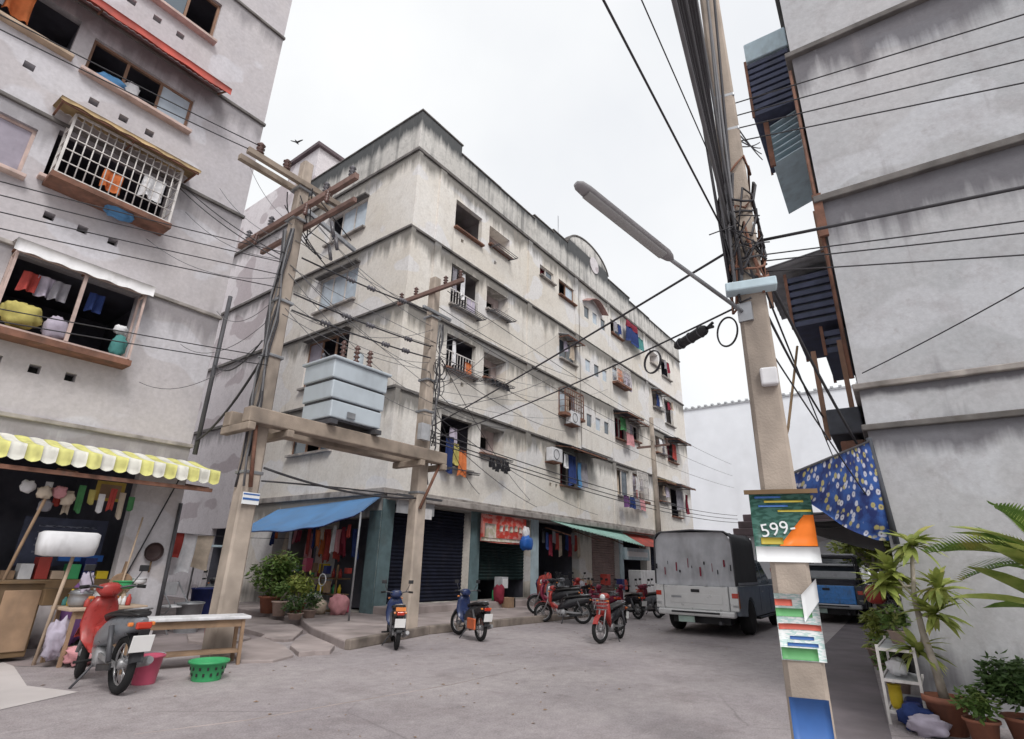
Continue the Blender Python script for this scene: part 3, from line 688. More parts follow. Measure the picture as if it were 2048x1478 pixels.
# string courses
for z in LED_M:
    hh = 0.08 if z > 3 else 0.16
    MB().box(X0-.06, YF-.06, z-.05, X1+.05, YF+.01, z-.05+hh).build('ledge', 'ledge_dark' if z > 5 else 'ledge', MBd, bevel=0.012)
    MB().box(X0-.06, YF+.012, z-.05, X0+.01, 17.4, z-.05+hh).build('ledge', 'ledge_dark' if z > 5 else 'ledge', MBd, bevel=0.012)
# raised pilasters by the corner and between bays
for u in (9.23, 10.35, 15.45, 19.1, 22.25, 26.6):
    MB().box(u-(.004 if u < 9.3 else .12), YF-.055, 3.0, u+.16, YF+.003, 13.66).build('pilaster', 'plaster_mid', MBd)
# parapet, in stepped lengths, with the arched gable over the stairwell
def para(x0, x1, zt, m='parapet'):
    MB().box(x0, YF-.03, 13.84, x1, YF+.17, zt).build('parapet', m, MBd, bevel=0.015)
    MB().box(x0-.03, YF-.07, zt-.001, x1+.03, YF+.21, zt+.055).build('coping', 'ledge_dark', MBd, bevel=0.012)
for x0, x1, zt in ((X0-.03, 11.17, 15.3), (11.172, 13.4, 14.92), (13.402, 15.72, 14.90), (15.722, 17.2, 15.06), (17.202, 18.4, 15.18), (22.42, 24.9, 15.12), (24.902, 27.5, 14.92), (27.502, X1, 14.86)):
    para(x0, x1, zt)
MB().box(X0-.03, YF+.172, 13.84, X0+.17, 17.4, 15.3).build('parapet', 'parapet', MBd)
MB().box(X0-.07, YF+.212, 15.299, X0+.21, 17.44, 15.355).build('coping', 'ledge_dark', MBd, bevel=0.012)
arc = [(18.42, 13.84)] + [(20.41-1.99*math.cos(PI*i/20), 15.1+1.05*math.sin(PI*i/20)) for i in range(21)] + [(22.40, 13.84)]
MB().prism(arc, lambda x, z: (x, YF-.03, z), lambda x, z: (x, YF+.17, z)).build('gable', 'parapet', MBd, label='rounded gable over the stairwell')
arcp = [V(20.41-2.02*math.cos(PI*i/20), YF+.07, 15.13+1.07*math.sin(PI*i/20)) for i in range(21)]
for i in range(20): MB().beam(arcp[i], arcp[i+1], .28, .06).build('coping', 'ledge_dark', MBd)
MB().lathe([(0.42, -.02), (0.42, .02)], (20.9, YF-.05, 15.2), 20, 'Y').build('roundel', 'plaster_rear', MBd)
# roof clutter
MB().box(19.3, 12.5, 13.8, 22.2, 15.0, 16.0).build('stair_tower', 'plaster_mid', MBd)
MB().tube([(18.6, 11.5, 15.0), (18.6, 11.5, 17.0)], .02, 5).build('antenna_mast', 'steel', MBd)
# windows and rooms of the long front
rnd = random.Random(5)
for (a, b, c, d, kd, k) in winM:
    if kd in ('B', 'B2'):
        pmb = MB(); hx0 = a+(b-a)*.42; hz0 = c+(d-c)*.30
        f2 = lambda u, v, dd: (u, YF+NICHE+dd, v)
        facade(pmb, f2, a, b, c, d, [(hx0, hx0+.42, hz0, hz0+.40, .1)])
        pmb.build('niche_wall', 'niche', MBd)
        room(f2, hx0, hx0+.42, hz0, hz0+.40, .1, .8, 'hole', MBd, 'kitchen_hatch', 0)
    else:
        room(fm, a, b, c, d, .16, 1.9, 'room' if rnd.random() < .6 else 'room_dark', MBd)
        if kd == 'D': window_frame(MBd, fm, a, b, c, d, m=rnd.choice(('frame_wood', 'frame_pale')), mull=1, panes=rnd.choice(((0,), (1,), (0, 1), ())), glass=rnd.choice(('glass', 'louvre', 'pane_pale')))
        if kd in ('D', 'A2') and rnd.random() < .75:        # half-drawn curtain
            w_ = (b-a)*rnd.uniform(.3, .65); s_ = rnd.random() < .5; x_ = a+.04 if s_ else b-.04-w_; cl_ = rnd.choice(('beige', 'lilac', 'pink', 'grey', 'white', 'maroon'))
            MB().sheet(lambda u, v: (x_+w_*u, YF+.24+.025*math.sin(u*24+v), c-.02+(d-c+.06)*v), 22, 2, .006).build('curtain', 'cloth_'+cl_, MBd)
        if kd in ('A', 'A2'):                               # cupboard in the dim room
            x_ = a+rnd.uniform(.1, .6); MB().box(x_, YF+1.0, c-.1, x_+.6, YF+1.5, c+rnd.uniform(.4, .9)).build('cupboard', rnd.choice(('wood', 'frame_pale', 'paleblue_paint', 'cloth_pink')), MBd)
    MB().box(a-.05, YF-.14, c-.07, b+.05, YF+.1, c-.004).build('window_sill', 'rust' if rnd.random() < .45 else 'ledge', MBd, bevel=0.01)
    if kd in ('B', 'B2', 'A') and rnd.random() < .8:        # drying rack under the sill
        rk = MB(); zr = c-.12; yo = YF-.42
        for u in (a+.05, b-.05): rk.beam((u, YF-.005, zr), (u, yo, zr-.05), .03, .03)
        for q in range(4): rk.beam((a+.0, YF-.12-.1*q, zr-.012*q+.03), (b, YF-.12-.1*q, zr-.012*q+.03), .018, .018)
        rk.build('drying_rack', 'steel_dark', MBd)
# rails in the tall openings of the first bay
for k in (3, 4):
    c, d = zA[k]; gr = MB()
    for i in range(11): u = A[0]+.04+(A[1]-A[0]-.08)*i/10; gr.box(u-.009, YF+.02, c, u+.009, YF+.038, c+.55)
    gr.box(A[0], YF+.015, c+.55, A[1], YF+.045, c+.585); gr.build('balcony_rail', 'bar_white', MBd)
for u, v in smallv:
    MB().add([fm(u-.07, v-.07, .15), fm(u+.07, v-.07, .15), fm(u+.07, v+.07, .15), fm(u-.07, v+.07, .15)], [(0, 1, 2, 3)]).build('vent_hole', 'hole', MBd)
# stairwell front panel in pale blue render
sp = MB(); facade(sp, lambda u, v, d: (u, YF-.06+d, v), 19.3, 22.1, 5.9, 13.4,
                  [(19.75+.8*i, 20.2+.8*i, z, z+.55, .05) for z in (6.9, 9.4, 12.0) for i in range(3)], .05)
pm('stair_render', (0.66, 0.665, 0.67), 0.9, var=0.12, scale=1.5, dirt=0.45)
sp.build('stair_panel', 'plaster_mid', MBd)
for z in (6.9, 9.4, 12.0):
    for i in range(3):
        MB().box(19.75+.8*i, YF-.012, z, 20.2+.8*i, YF-.006, z+.55).build('stair_vent', 'pane_pale' if (i+int(z)) % 2 else 'glass', MBd)
# side-wall windows
for k, (a, b, c, d) in sideW.items():
    room(fs, a, b, c, d, .2, 1.8, 'room_dark', MBd, grow=0.1)
    window_frame(MBd, fs, a, b, c, d, .1, .05, 'frame_wood' if k in (2, 3) else 'frame_pale', 2,
                 {5: (0, 1), 4: (0, 1, 2), 3: (2,), 2: (0, 2)}[k], {5: 'pane_pale', 4: 'pane_pale', 3: 'louvre', 2: 'glass'}[k])
    MB().box(X0-.12, a-.06, c-.07, X0+.05, b+.06, c-.004).build('window_sill', 'ledge', MBd)
    MB().box(X0-.20, a-.06, d+.02, X0+.02, b+.06, d+.08).build('window_hood', 'ledge_dark', MBd)
# ground-floor shops
shop_fill = [('shutter_navy', .34, 1.0), ('shutter_green', .36, .78), ('room_dark', 0, 0), ('shutter_pink', .3, 1.0), ('room', 0, 0), ('shutter_navy', .3, 1.0), ('shutter_pink', .3, 1.0)]
for (a, b, c, d), (m, dep, fr) in zip(shops, shop_fill):
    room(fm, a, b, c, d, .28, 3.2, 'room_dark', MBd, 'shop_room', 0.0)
    if fr:
        zz = d-(d-c)*fr; nS = int((d-zz)/.09)
        fn = lambda u, v, a=a, b=b, zz=zz, d=d, dep=dep, nS=nS: (a+(b-a)*u, YF+dep-.08+.014*math.cos(v*nS*2*PI), zz+(d-zz)*v)
        MB().sheet(fn, 1, nS*4, .006, False).build('roller_shutter', m, MBd)
for x, m in ((9.23, 'teal_paint'), (12.63, 'teal_paint'), (15.76, 'paleblue_paint'), (18.96, 'plaster_mid'), (22.42, 'paleblue_paint'), (25.22, 'plaster_mid'), (28.62, 'plaster_mid'), (31.82, 'plaster_mid')):
    w = {9.23: .38, 12.63: .41, 15.76: .43, 18.96: .98, 22.42: .37, 25.22: .47, 28.62: .37, 31.82: .37}[x]
    MB().box(x-.003, YF-.035, 0.0, x+w, YF-.003, 2.78).build('column', m, MBd)
MB().box(X0, YF-.62, 0.05, X1, YF-.001, 0.30).build('step', 'concrete_pave', MBd, bevel=.02)
MB().box(X0+.02, YF-.48, 2.76, X1, YF-.095, 2.93).build('slab_edge', 'ledge', MBd, bevel=.02)
# side stall rooms
for a, b in ((11.35, 13.1), (13.4, 15.6)):
    room(fs, a, b, .14, 2.35, .4, 2.6, 'room', MBd, 'shop_room', 0.0)
MB().box(X0-.03, YF+.002, 0.13, X0-.003, 11.34, 2.5).build('column', 'teal_paint', MBd)
MB().box(X0-.03, 13.11, 0.13, X0-.003, 13.39, 2.5).build('column', 'frame_pink', MBd)

# ---------------------------------------------------------------- block behind, down the alley
RB = thing('rear_block', 'dull mauve-beige block farther down the alley behind the left power pole', 'building', (X0, 17.45, 0))
fr_ = lambda u, v, d: (X0-.03+d, u, v)
mb = MB(); facade(mb, fr_, 17.46, 34, 0, 16.2, [(17.9, 19.4, .02, 2.2)])
mb.add([(X0-.03, 17.46, 0), (20, 17.46, 0), (20, 17.46, 16.2), (X0-.03, 17.46, 16.2)], [(0, 1, 2, 3)])
mb.add([(X0-.03, 17.46, 16.2), (20, 17.46, 16.2), (20, 34, 16.2), (X0-.03, 34, 16.2)], [(0, 1, 2, 3)])
mb.build('wall', 'plaster_rear', RB)
for a, b, c, d in ((17.9, 19.4, .02, 2.2),):
    room(fr_, a, b, c, d, .16, 1.4, 'room_dark', RB, grow=0.0)
for z in (5.8, 8.4, 10.9, 13.8): MB().box(X0-.11, 17.45, z-.05, X0-.02, 34, z+.05).build('ledge', 'ledge_dark', RB)
rt = thing('roof_water_tank', 'brown roof tank house with dark lid above the rear block', 'tank house', (X0+1.2, 17.5, 16.2))
MB().box(X0-.02, 16.95, 13.82, X0+1.9, 19.0, 16.95).build('tank_wall', 'plaster_rear', rt)
MB().box(X0-.17, 16.8, 16.952, X0+2.05, 19.15, 17.1).build('lid', 'far_roof', rt)

# ---------------------------------------------------------------- right building (gable wall towards the camera)
RBd = thing('apartment_block', 'grey gable wall of the right-hand apartment block beside the potted plants', 'building', (7.3, 0.37, 0), R(2.5))
mb = MB()
fx = lambda u, v, d: (d, u, v)
facade(mb, fx, -9, 0, 0, 14.5, [])
street = lambda u, v, d: (u, -d, v)
rh = [(1.2, 2.6, 7.9, 9.2), (1.2, 2.6, 5.0, 6.2), (4.4, 5.8, 7.0, 8.2), (4.4, 5.8, 4.4, 5.6), (7.4, 8.8, 7.0, 8.2), (7.4, 8.8, 4.4, 5.6), (1.0, 3.6, .02, 2.5), (4.2, 6.8, .02, 2.5)]
facade(mb, street, 0, 24, 0, 14.5, rh)
mb.add([(24, 0, 0), (24, -9, 0), (24, -9, 14.5), (24, 0, 14.5)], [(0, 1, 2, 3)])
mb.add([(0, 0, 14.5), (24, 0, 14.5), (24, -9, 14.5), (0, -9, 14.5)], [(0, 1, 2, 3)])
mb.build('wall', 'plaster_right', RBd, local=True)
for h in rh:
    a, b, c, d = h
    q = MB().add([street(a, c, .2), street(b, c, .2), street(b, d, .2), street(a, d, .2)], [(0, 1, 2, 3)]); q.build('opening', 'room_dark', RBd, local=True)
for z, hh, out, m in ((2.88, .07, .05, 'ledge_dark'), (3.37, .07, .06, 'ledge'), (6.0, .10, .08, 'ledge_dark'), (8.6, .09, .08, 'ledge_dark'), (11.2, .1, .08, 'ledge_dark')):
    MB().box(-out, -9, z-.04, .01, out, z-.04+hh).build('ledge', m, RBd, local=True, bevel=.012)
    MB().box(.012, -.01, z-.04, 24, out, z-.04+hh).build('ledge', m, RBd, local=True, bevel=.012)
MB().box(-.055, -.02, 5.45, .0, .09, 6.1).build('corner_bracket', 'rust', RBd, local=True)
MB().tube([(.04, .05, 3.5), (.05, .05, 8.4)], .025, 7).build('drainpipe', 'rust', RBd, local=True)
# projections on the street side, seen edge-on
def rb_box(name, m, x0, y0, z0, x1, y1, z1, bevel=0.0): return MB().box(x0, y0, z0, x1, y1, z1).build(name, m, RBd, local=True, bevel=bevel)
def rb_slats(x0, y0, z0, x1, y1, z1, n):
    rb_box('balcony_box', 'slate_sheet', x0+.05, y0, z0+.03, x1-.05, y1-.06, z1-.03)
    for i in range(n):
        z = z0+(z1-z0)*i/n; rb_box('balcony_slat', 'navy_sheet', x0, y0+.02, z, x1, y1, z+(z1-z0)/n*.62)
    for x in (x0-.02, x1-.02): rb_box('balcony_post', 'rust', x, y1-.03, z0-.03, x+.03, y1+.012, z1+.03)
rb_slats(0.9, .02, 8.6, 2.6, .72, 9.8, 9)
for i in range(7):
    MB().obox((1.9, .32, 7.75+i*.125), (1.6, .50, .018), rotm('X', -18)).build('louvre_slat', 'paleblue_paint', RBd, local=True)
rb_box('louvre_post', 'rust', 1.06, .52, 7.62, 1.11, .60, 8.56)
rb_box('balcony_roof', 'paleblue_paint', 0.95, .02, 9.87, 2.6, .7, 10.3, .02)
rb_slats(0.95, .02, 4.66, 2.5, .66, 5.5, 7)
rb_slats(1.0, .02, 4.2, 2.4, .32, 4.58, 3)
sh_ = MB().sheet(lambda u, v: (0.8+2.0*v, .02+.95*u, 5.72-.10*u+.016*math.cos(v*60)), 6, 40, .012); sh_.build('balcony_awning', 'grey_sheet', RBd, local=True)
for y, z0, z1 in ((.88, 5.0, 5.62), (.45, 2.95, 4.2), (.12, 3.0, 4.3), (.1, 5.7, 6.4)):
    rb_box('balcony_post', 'frame_wood', 0.82, y-.03, z0, .88, y+.03, z1)
rb_box('awning_box', 'slate_sheet', 0.7, .04, 2.98, 2.2, .42, 3.32, .02)
rb_box('awning_bracket', 'rust', .75, .05, 2.62, 1.3, .32, 2.9, .02)

# ================================================================== POWER POLES
def taper_pole(name, label, x, y, h, w0, w1, d0=None, d1=None, rz=0.0):
    t = thing(name, label, 'power pole', (x, y, 0), rz)
    d0 = d0 or w0; d1 = d1 or w1; c = 0.22
    rings = []
    for i in range(9):
        z = h*i/8; a = (w0+(w1-w0)*i/8)/2; b = (d0+(d1-d0)*i/8)/2; k = 1-c
        rings.append([(a, -b*k, z), (a, b*k, z), (a*k, b, z), (-a*k, b, z), (-a, b*k, z), (-a, -b*k, z), (-a*k, -b, z), (a*k, -b, z)])
    MB().ring(rings, smooth=False).build('shaft', 'concrete_pole', t, local=True)
    return t
def insulator(p, d, L, r, m, parent, n=4, name='insulator'):
    d = Vector(d).normalized(); p = Vector(p); pts = []; rs = []
    for i in range(n*3+1):
        pts.append(p+d*(L*i/(n*3))); rs.append(r if i % 3 == 1 else r*.55 if i % 3 == 2 else r*.4)
    return MB().tube(pts, rs, 8).build(name, m, parent)
def band(parent, x, y, z, w, h=.05, m='steel'):
    MB().box(x-w/2, y-w/2, z, x+w/2, y+w/2, z+h).build('clamp_band', m, parent, bevel=.01)

PLx, PLy, PMx, PMy = 4.29, 8.23, 7.85, 8.23
PL = taper_pole('power_pole', 'concrete power pole left of the transformer, crossarms on top', PLx, PLy, 8.35, .30, .19)
PM = taper_pole('power_pole', 'concrete power pole right of the transformer behind dark blue motorbike', PMx, PMy, 7.55, .30, .20)
# transformer platform: two beams resting on the poles, and bearers
pf = thing('transformer_platform', 'brown weathered concrete beam platform spanning the two poles', 'platform', (6.07, 8.23, 3.16))
for dy in (-.29, .29):
    MB().box(3.92, PLy+dy-.11, 3.22, 8.22, PLy+dy+.11, 3.46).build('beam', 'concrete_beam', pf, bevel=.02)
for x in (5.3, 6.25): MB().box(x-.07, PLy-.52, 3.462, x+.07, PLy+.52, 3.54).build('bearer', 'steel_dark', pf)
for x in (3.98, 4.62, 7.52, 8.15): MB().box(x-.06, PLy-.42, 3.10, x+.06, PLy+.42, 3.218).build('corbel', 'concrete_beam', pf, bevel=.015)
for x in (4.0, 8.0):
    MB().tube([(x+.1, PLy-.3, 3.2), (x+(.25 if x < 5 else -.25), PLy-.18, 2.3)], .03, 6).build('strut', 'rust', pf)
# the transformer itself
tr = thing('transformer', 'pale blue-grey ribbed pole transformer with bushings on the platform', 'transformer', (5.77, 8.2, 3.54))
tz = [3.545, 3.88, 4.23, 4.60]
for i in range(3):
    g = .035*(2-i)
    MB().box(5.17+g, 7.74+g*.4, tz[i]+.035, 6.37-g*.6, 8.62, tz[i+1]).build('tank_tier', 'transformer', tr, bevel=.02)
    MB().box(5.21+g, 7.79+g*.4, tz[i], 6.33-g*.6, 8.58, tz[i]+.036).build('tank_seam', 'steel_dark', tr)
MB().box(5.12, 7.69, 4.602, 6.42, 8.67, 4.65).build('tank_lid', 'transformer', tr, bevel=.015)
for x, m in ((5.45, 'porcelain'), (5.75, 'porcelain'), (6.05, 'porcelain')):
    insulator((x, 7.95, 4.65), (0, 0, 1), .42, .065, m, tr, 5, 'bushing')
for x in (5.35, 5.6, 5.85, 6.1): insulator((x, 8.4, 4.65), (0, 0, 1), .24, .05, 'porcelain_grey', tr, 3, 'bushing')
MB().box(5.55, 7.72, 3.62, 5.72, 7.735, 3.72).build('nameplate', 'steel', tr)
MB().lathe([(.10, 0), (.10, .5)], (6.2, 8.5, 4.66), 12).build('conservator', 'transformer', tr)
# head of the left pole: crossarms, cut-outs, insulators
def crossarm(p, q, w, h, m, parent): return MB().beam(p, q, w, h).build('crossarm', m, parent, bevel=.008)
crossarm((3.15, PLy-.14, 7.80), (5.1, PLy-.14, 7.80), .09, .11, 'concrete_beam', PL)
crossarm((3.15, PLy+.14, 7.80), (5.1, PLy+.14, 7.80), .09, .11, 'concrete_beam', PL)
crossarm((PLx-.13, 6.35, 7.12), (PLx-.13, 10.0, 7.12), .08, .11, 'crossarm', PL)
crossarm((PLx+.13, 6.7, 6.98), (PLx+.13, 9.6, 6.98), .07, .09, 'crossarm', PL)
crossarm((4.29, PLy-.13, 7.33), (5.5, PLy-.13, 7.05), .06, .08, 'steel', PL)
for x in (3.35, 3.85, 4.75): insulator((x, PLy-.14, 7.86), (0, 0, 1), .22, .075, 'porcelain', PL, 3)
for y, dz in ((6.5, 0), (7.2, 0), (8.9, 0), (9.7, 0)): insulator((PLx-.13, y, 7.18), (0, 0, 1), .2, .06, 'porcelain_grey', PL, 3)
for x, y in ((4.9, 7.9), (5.05, 8.3), (4.6, 7.6)):
    c = MB().tube([(x, y, 7.0), (x+.05, y-.05, 6.7)], .035, 7).build('fuse_cutout', 'porcelain_grey', PL)
for y in (7.0, 7.6, 9.2): insulator((PLx-.2, y, 7.06), (-.2, -.3, -1), .3, .045, 'porcelain', PL, 4, 'surge_arrester')
rj = random.Random(3)
for i in range(9):
    a = V(PLx+rj.uniform(-.5, .6), PLy+rj.uniform(-.7, .7), 7.75-rj.random()*.4); b = V(PLx+rj.uniform(-.15, .9), PLy+rj.uniform(-.5, .3), 6.6+rj.random()*.5)
    m_ = (a+b)/2+V(rj.uniform(-.25, .25), rj.uniform(-.25, .25), -.15)
    pts = [a*(1-t)**2+m_*2*t*(1-t)+b*t*t for t in [k/8 for k in range(9)]]
    MB().tube(pts, .011, 5).build('jumper_lead', 'cable', PL)
for i in range(6):       # cables strapped down the shaft
    ox = rj.uniform(-.20, -.12); oy = rj.uniform(-.18, .02)
    pts = [V(PLx+ox+.03*math.sin(k*1.7+i), PLy+oy+.02*math.cos(k*2.1+i), 6.8-k*.45) for k in range(9+i % 3)]
    MB().tube(pts, .018, 5).build('riser_cable', 'cable' if i % 2 else 'cable_grey', PL)
for z in (7.7, 7.05, 5.4, 4.4, 2.5): band(PL, PLx, PLy, z, .30, .05, 'steel')
sg = MB().box(PLx-.13, PLy-.185, 2.05, PLx+.13, PLy-.172, 2.22).build('pole_sign', 'paper', PL, label='small white pole number sign with blue bands')
MB().box(PLx-.125, PLy-.19, 2.11, PLx+.125, PLy-.1855, 2.14).build('sign_band', 'poster_blue', sg); MB().box(PLx-.125, PLy-.19, 2.185, PLx+.125, PLy-.1855, 2.205).build('sign_band', 'poster_blue', sg)
# head of the middle pole
crossarm((PMx-.14, 7.2, 7.15), (PMx-.14, 9.3, 7.15), .07, .10, 'crossarm', PM)
crossarm((7.4, PMy-.15, 6.62), (8.3, PMy-.15, 6.62), .05, .07, 'steel', PM)
for y in (7.3, 7.75, 8.7, 9.2): insulator((PMx-.14, y, 7.21), (0, 0, 1), .2, .06, 'porcelain', PM, 3)
for i in range(5):
    ox = rj.uniform(.10, .2); oy = rj.uniform(-.2, .05)
    MB().tube([V(PMx+ox+.03*math.sin(k*1.9+i), PMy+oy+.03*math.cos(k*2.2+i), 6.4-k*.4) for k in range(8+i % 3)], .016, 5).build('riser_cable', 'cable' if i % 2 else 'cable_grey', PM)
for i in range(7):       # tangle on the shaft below the crossarm
    a = rj.uniform(0, 6); c_ = V(PMx+rj.uniform(.05, .25), PMy-.16, 4.6+rj.random()*1.4)
    MB().tube([c_+V(.16*math.cos(a+k*.7), -.02, .16*math.sin(a+k*.7)*(1+i*.1)) for k in range(8)], .010, 5).build('cable_loop', 'cable', PM)
for z in (6.5, 5.0, 4.3, 2.6): band(PM, PMx, PMy, z, .29, .05, 'steel')
MB().box(PMx-.30, PMy-.27, 3.66, PMx-.05, PMy-.15, 4.0).build('meter_box', 'grey_sheet', PM)
MB().box(PMx-.55, PMy-.02, 2.52, PMx+.7, PMy+.03, 2.56).build('bracket_arm', 'steel_dark', PM)

# wires between and beyond the two street-side poles
GW = 'power lines on the two transformer poles'
lines = [((PLx+.15, PLy-.13, 6.35), (PMx-.1, PMy-.13, 6.62)), ((PLx+.12, PLy-.13, 5.62), (PMx-.1, PMy-.13, 5.78)), ((PLx+.12, PLy-.16, 5.30), (PMx-.1, PMy-.16, 5.5))]
for i, (a, b) in enumerate(lines):
    w = wire(a, b, .016, .05, ('upper', 'middle', 'lower')[i]+' of three power lines strung from transformer pole to pole', GW)
    for tt in ((.32, .47, .72), (.33, .5, .8), (.2, .62, .78))[i]:
        p = Vector(a).lerp(Vector(b), tt)-V(0, 0, .05*4*tt*(1-tt))
        insulator(p-V(.09, 0, 0), (1, 0, .05), .2, .055, 'porcelain_grey', w, 3)
for i, (za, zb) in enumerate(((6.3, 5.12), (6.1, 4.97), (5.85, 4.8), (5.6, 4.66), (4.35, 3.9), (4.2, 3.75))):
    wire((PLx-.15, PLy-.12-.02*i, za), (-6, 8.05, zb-1.1*(0.9 if i < 4 else .6)), .008, .12, ('topmost', 'second', 'third', 'fourth', 'fifth', 'lowest')[i]+' of the thin cables crossing left facade to the pole', 'thin cables in front of the left facade', n=20)
for i, (za, zb) in enumerate(((8.02, 7.2), (7.86, 6.9))):
    wire((3.4, PLy-.14, za), (-8, 8.1, zb), .009, .25, ('upper', 'lower')[i]+' of two high thin lines crossing upper left facade', 'high lines across the left facade', n=20)
for i in range(7):
    wire((PLx-.12, PLy-.1, 6.9-.35*i), (4.35-.5*(i % 4), YF-.08, 9.6-.9*i), .006, .15+.05*i, ('highest', 'second highest', 'third', 'fourth', 'fifth', 'sixth', 'lowest')[i]+' slack service wire from left pole to left building edge', 'slack wires between left pole and left building', 'cable_grey')
wire((PLx-.15, PLy-.1, 4.45), (4.5, YF-.1, 3.35), .022, .22, 'dark drop cable sagging from left pole to building corner', None)
wire((PLx-.15, PLy+.1, 4.7), (4.52, YF-.1, 4.9), .014, .3, 'service drop from left pole to drainpipe corner', None)
wire((3.25, YF-.1, 8.3), (PLx-.1, PLy, 6.3), .010, .1, 'pair of thin drop wires from barred cage to left pole', 'pair of drop wires beside the barred cage')
wire((3.1, YF-.1, 8.25), (PLx-.1, PLy, 6.2), .010, .12, 'pair of thin drop wires from barred cage to left pole', 'pair of drop wires beside the barred cage')
wire((PLx+.16, PLy-.1, 2.62), (PMx-.15, PMy-.1, 2.5), .020, .12, 'black cable sagging under the transformer platform, upper', None)
wire((PLx+.16, PLy-.1, 2.42), (PMx+.6, PMy+.1, 2.55), .014, -.03, 'black cable under the transformer platform, lower', None)
for i, (z0, z1) in enumerate(((3.95, 4.3), (3.8, 4.1), (3.7, 3.9), (6.45, 6.6), (5.6, 5.9), (7.2, 7.3))):
    wire((PMx+.12, PMy-.05-.05*i, z0), (34, 8.9, z1), .014 if i < 3 else .008, .35, ('upper thick cable', 'middle thick cable', 'lower thick cable', 'middle thin line', 'lowest thin line', 'highest thin line')[i]+' running along the street before the middle block', 'lines along the middle block' if i >= 3 else 'cables along the middle block', n=24)
for i, (xa, za) in enumerate(((12.6, 5.6), (13.2, 8.2), (14.6, 5.7), (17.0, 8.25), (16.0, 3.2))):
    wire((PMx+.1, PMy, 5.0-.2*i), (xa, YF-.08, za), .009, .18, 'service drop from right transformer pole to the facade', 'service drops to the middle block')

rz_ = random.Random(55)
for i in range(12):
    a = V(PLx+rz_.uniform(-.1, .2), PLy-.12, rz_.uniform(4.3, 7.6)); b = V(PMx+rz_.uniform(-.2, .2), PMy-.12, rz_.uniform(3.9, 7.1))
    wire(a, b, .006, rz_.uniform(.02, .35), 'thin tangled wire between the two transformer poles', 'tangled wires between the transformer poles', 'cable_grey')
for i in range(8):
    a = V(PMx+.1, PMy-.1, rz_.uniform(4.0, 7.0)); b = V(rz_.uniform(12, 22), YF-.1, rz_.uniform(3.4, 10.5))
    wire(a, b, .006, rz_.uniform(.1, .5), 'fine grey wire fanning from right transformer pole to the facade', 'fine wires fanning over the facade', 'cable_grey')
# ---------------------------------------------------------------- near pole on the right
PRx, PRy = 4.39, 0.84
PR = taper_pole('power_pole', 'near concrete power pole with posters, street lamp and cable bundle', PRx, PRy, 8.6, .25, .155, rz=R(14))
def pr(p): return V(PRx, PRy, 0)+Vector(p)
# street lamp: arm plus long luminaire
la = thing('street_lamp', 'long grey tube street lamp on slanting arm from near pole', 'street lamp', (PRx, PRy, 3.2))
p0, p1, p2 = V(4.30, .88, 3.26), V(3.49, 1.17, 3.45), V(2.62, 1.48, 3.71)
MB().tube([p0, p1, p1.lerp(p2, .12)], .016, 8).build('arm', 'steel', la)
dv = (p2-p1).normalized(); sv = dv.cross(V(0, 0, 1)).normalized(); uv = sv.cross(dv)
rings = []
for t, k in ((0, .35), (.03, .75), (.08, 1), (.9, 1), (.97, .85), (1.0, .45)):
    c_ = p1.lerp(p2, t); rings.append([c_+sv*(0.050*k*math.cos(a))+uv*(.034*k*(math.sin(a)+.25)) for a in [2*PI*j/14 for j in range(14)]])
MB().ring(rings).build('housing', 'lamp_grey', la)
rings = [[p1.lerp(p2, t)+sv*(.040*math.cos(a))-uv*(.021+.014*math.sin(a)) for a in [PI*j/8 for j in range(9)]] for t in (.1, .5, .9)]
MB().ring(rings, closed=False, cap=False).build('diffuser', 'lamp_lens', la)
MB().box(p0.x-.05, p0.y-.06, 3.18, p0.x+.07, p0.y+.05, 3.34).build('arm_clamp', 'steel', la)
# fittings on the pole
for z in (3.55, 4.05, 5.1, 5.5): band(PR, PRx, PRy, z, .225-.012*z*.5, .045)
MB().box(PRx-.21, PRy-.19, 3.42, PRx-.08, PRy+.19, 3.50).build('bracket', 'paleblue_paint', PR, bevel=.012)
MB().box(PRx-.17, PRy-.10, 2.62, PRx-.10, PRy+.02, 2.76).build('junction_box', 'plastic_white', PR, bevel=.015)
for i in range(14):      # messy wraps of cable on the shaft
    a0 = rj.uniform(0, 6); z0 = 3.55+rj.random()*1.1; r_ = .13+rj.random()*.035
    MB().tube([V(PRx+r_*math.cos(a0+k*.55), PRy+r_*math.sin(a0+k*.55), z0+k*.035*rj.uniform(-1, 1.4)) for k in range(13)], .011, 5).build('cable_wrap', 'cable' if i % 3 else 'rust', PR)
for i in range(8):       # cables running up the shaft
    a0 = PI*.55+i*.16; r_ = .14+.02*math.sin(i*2)
    MB().tube([V(PRx+r_*math.cos(a0)-.006*k, PRy+r_*math.sin(a0)+.012*k*math.sin(i), 3.55+k*.32+.05*math.sin(i)) for k in range(12)], .014, 5).build('riser_cable', 'cable' if i % 2 else 'cable_grey', PR)
for i in range(9):       # loose tails
    a = V(PRx-.08, PRy+rj.uniform(-.15, .15), 3.7+rj.random()*.5); 
    MB().tube([a+V(-.05*k*rj.uniform(.4, 1), rj.uniform(-.05, .05)*k, .045*k*rj.uniform(-1.2, 1)) for k in range(5)], .006, 4).build('cable_tail', 'cable', PR)
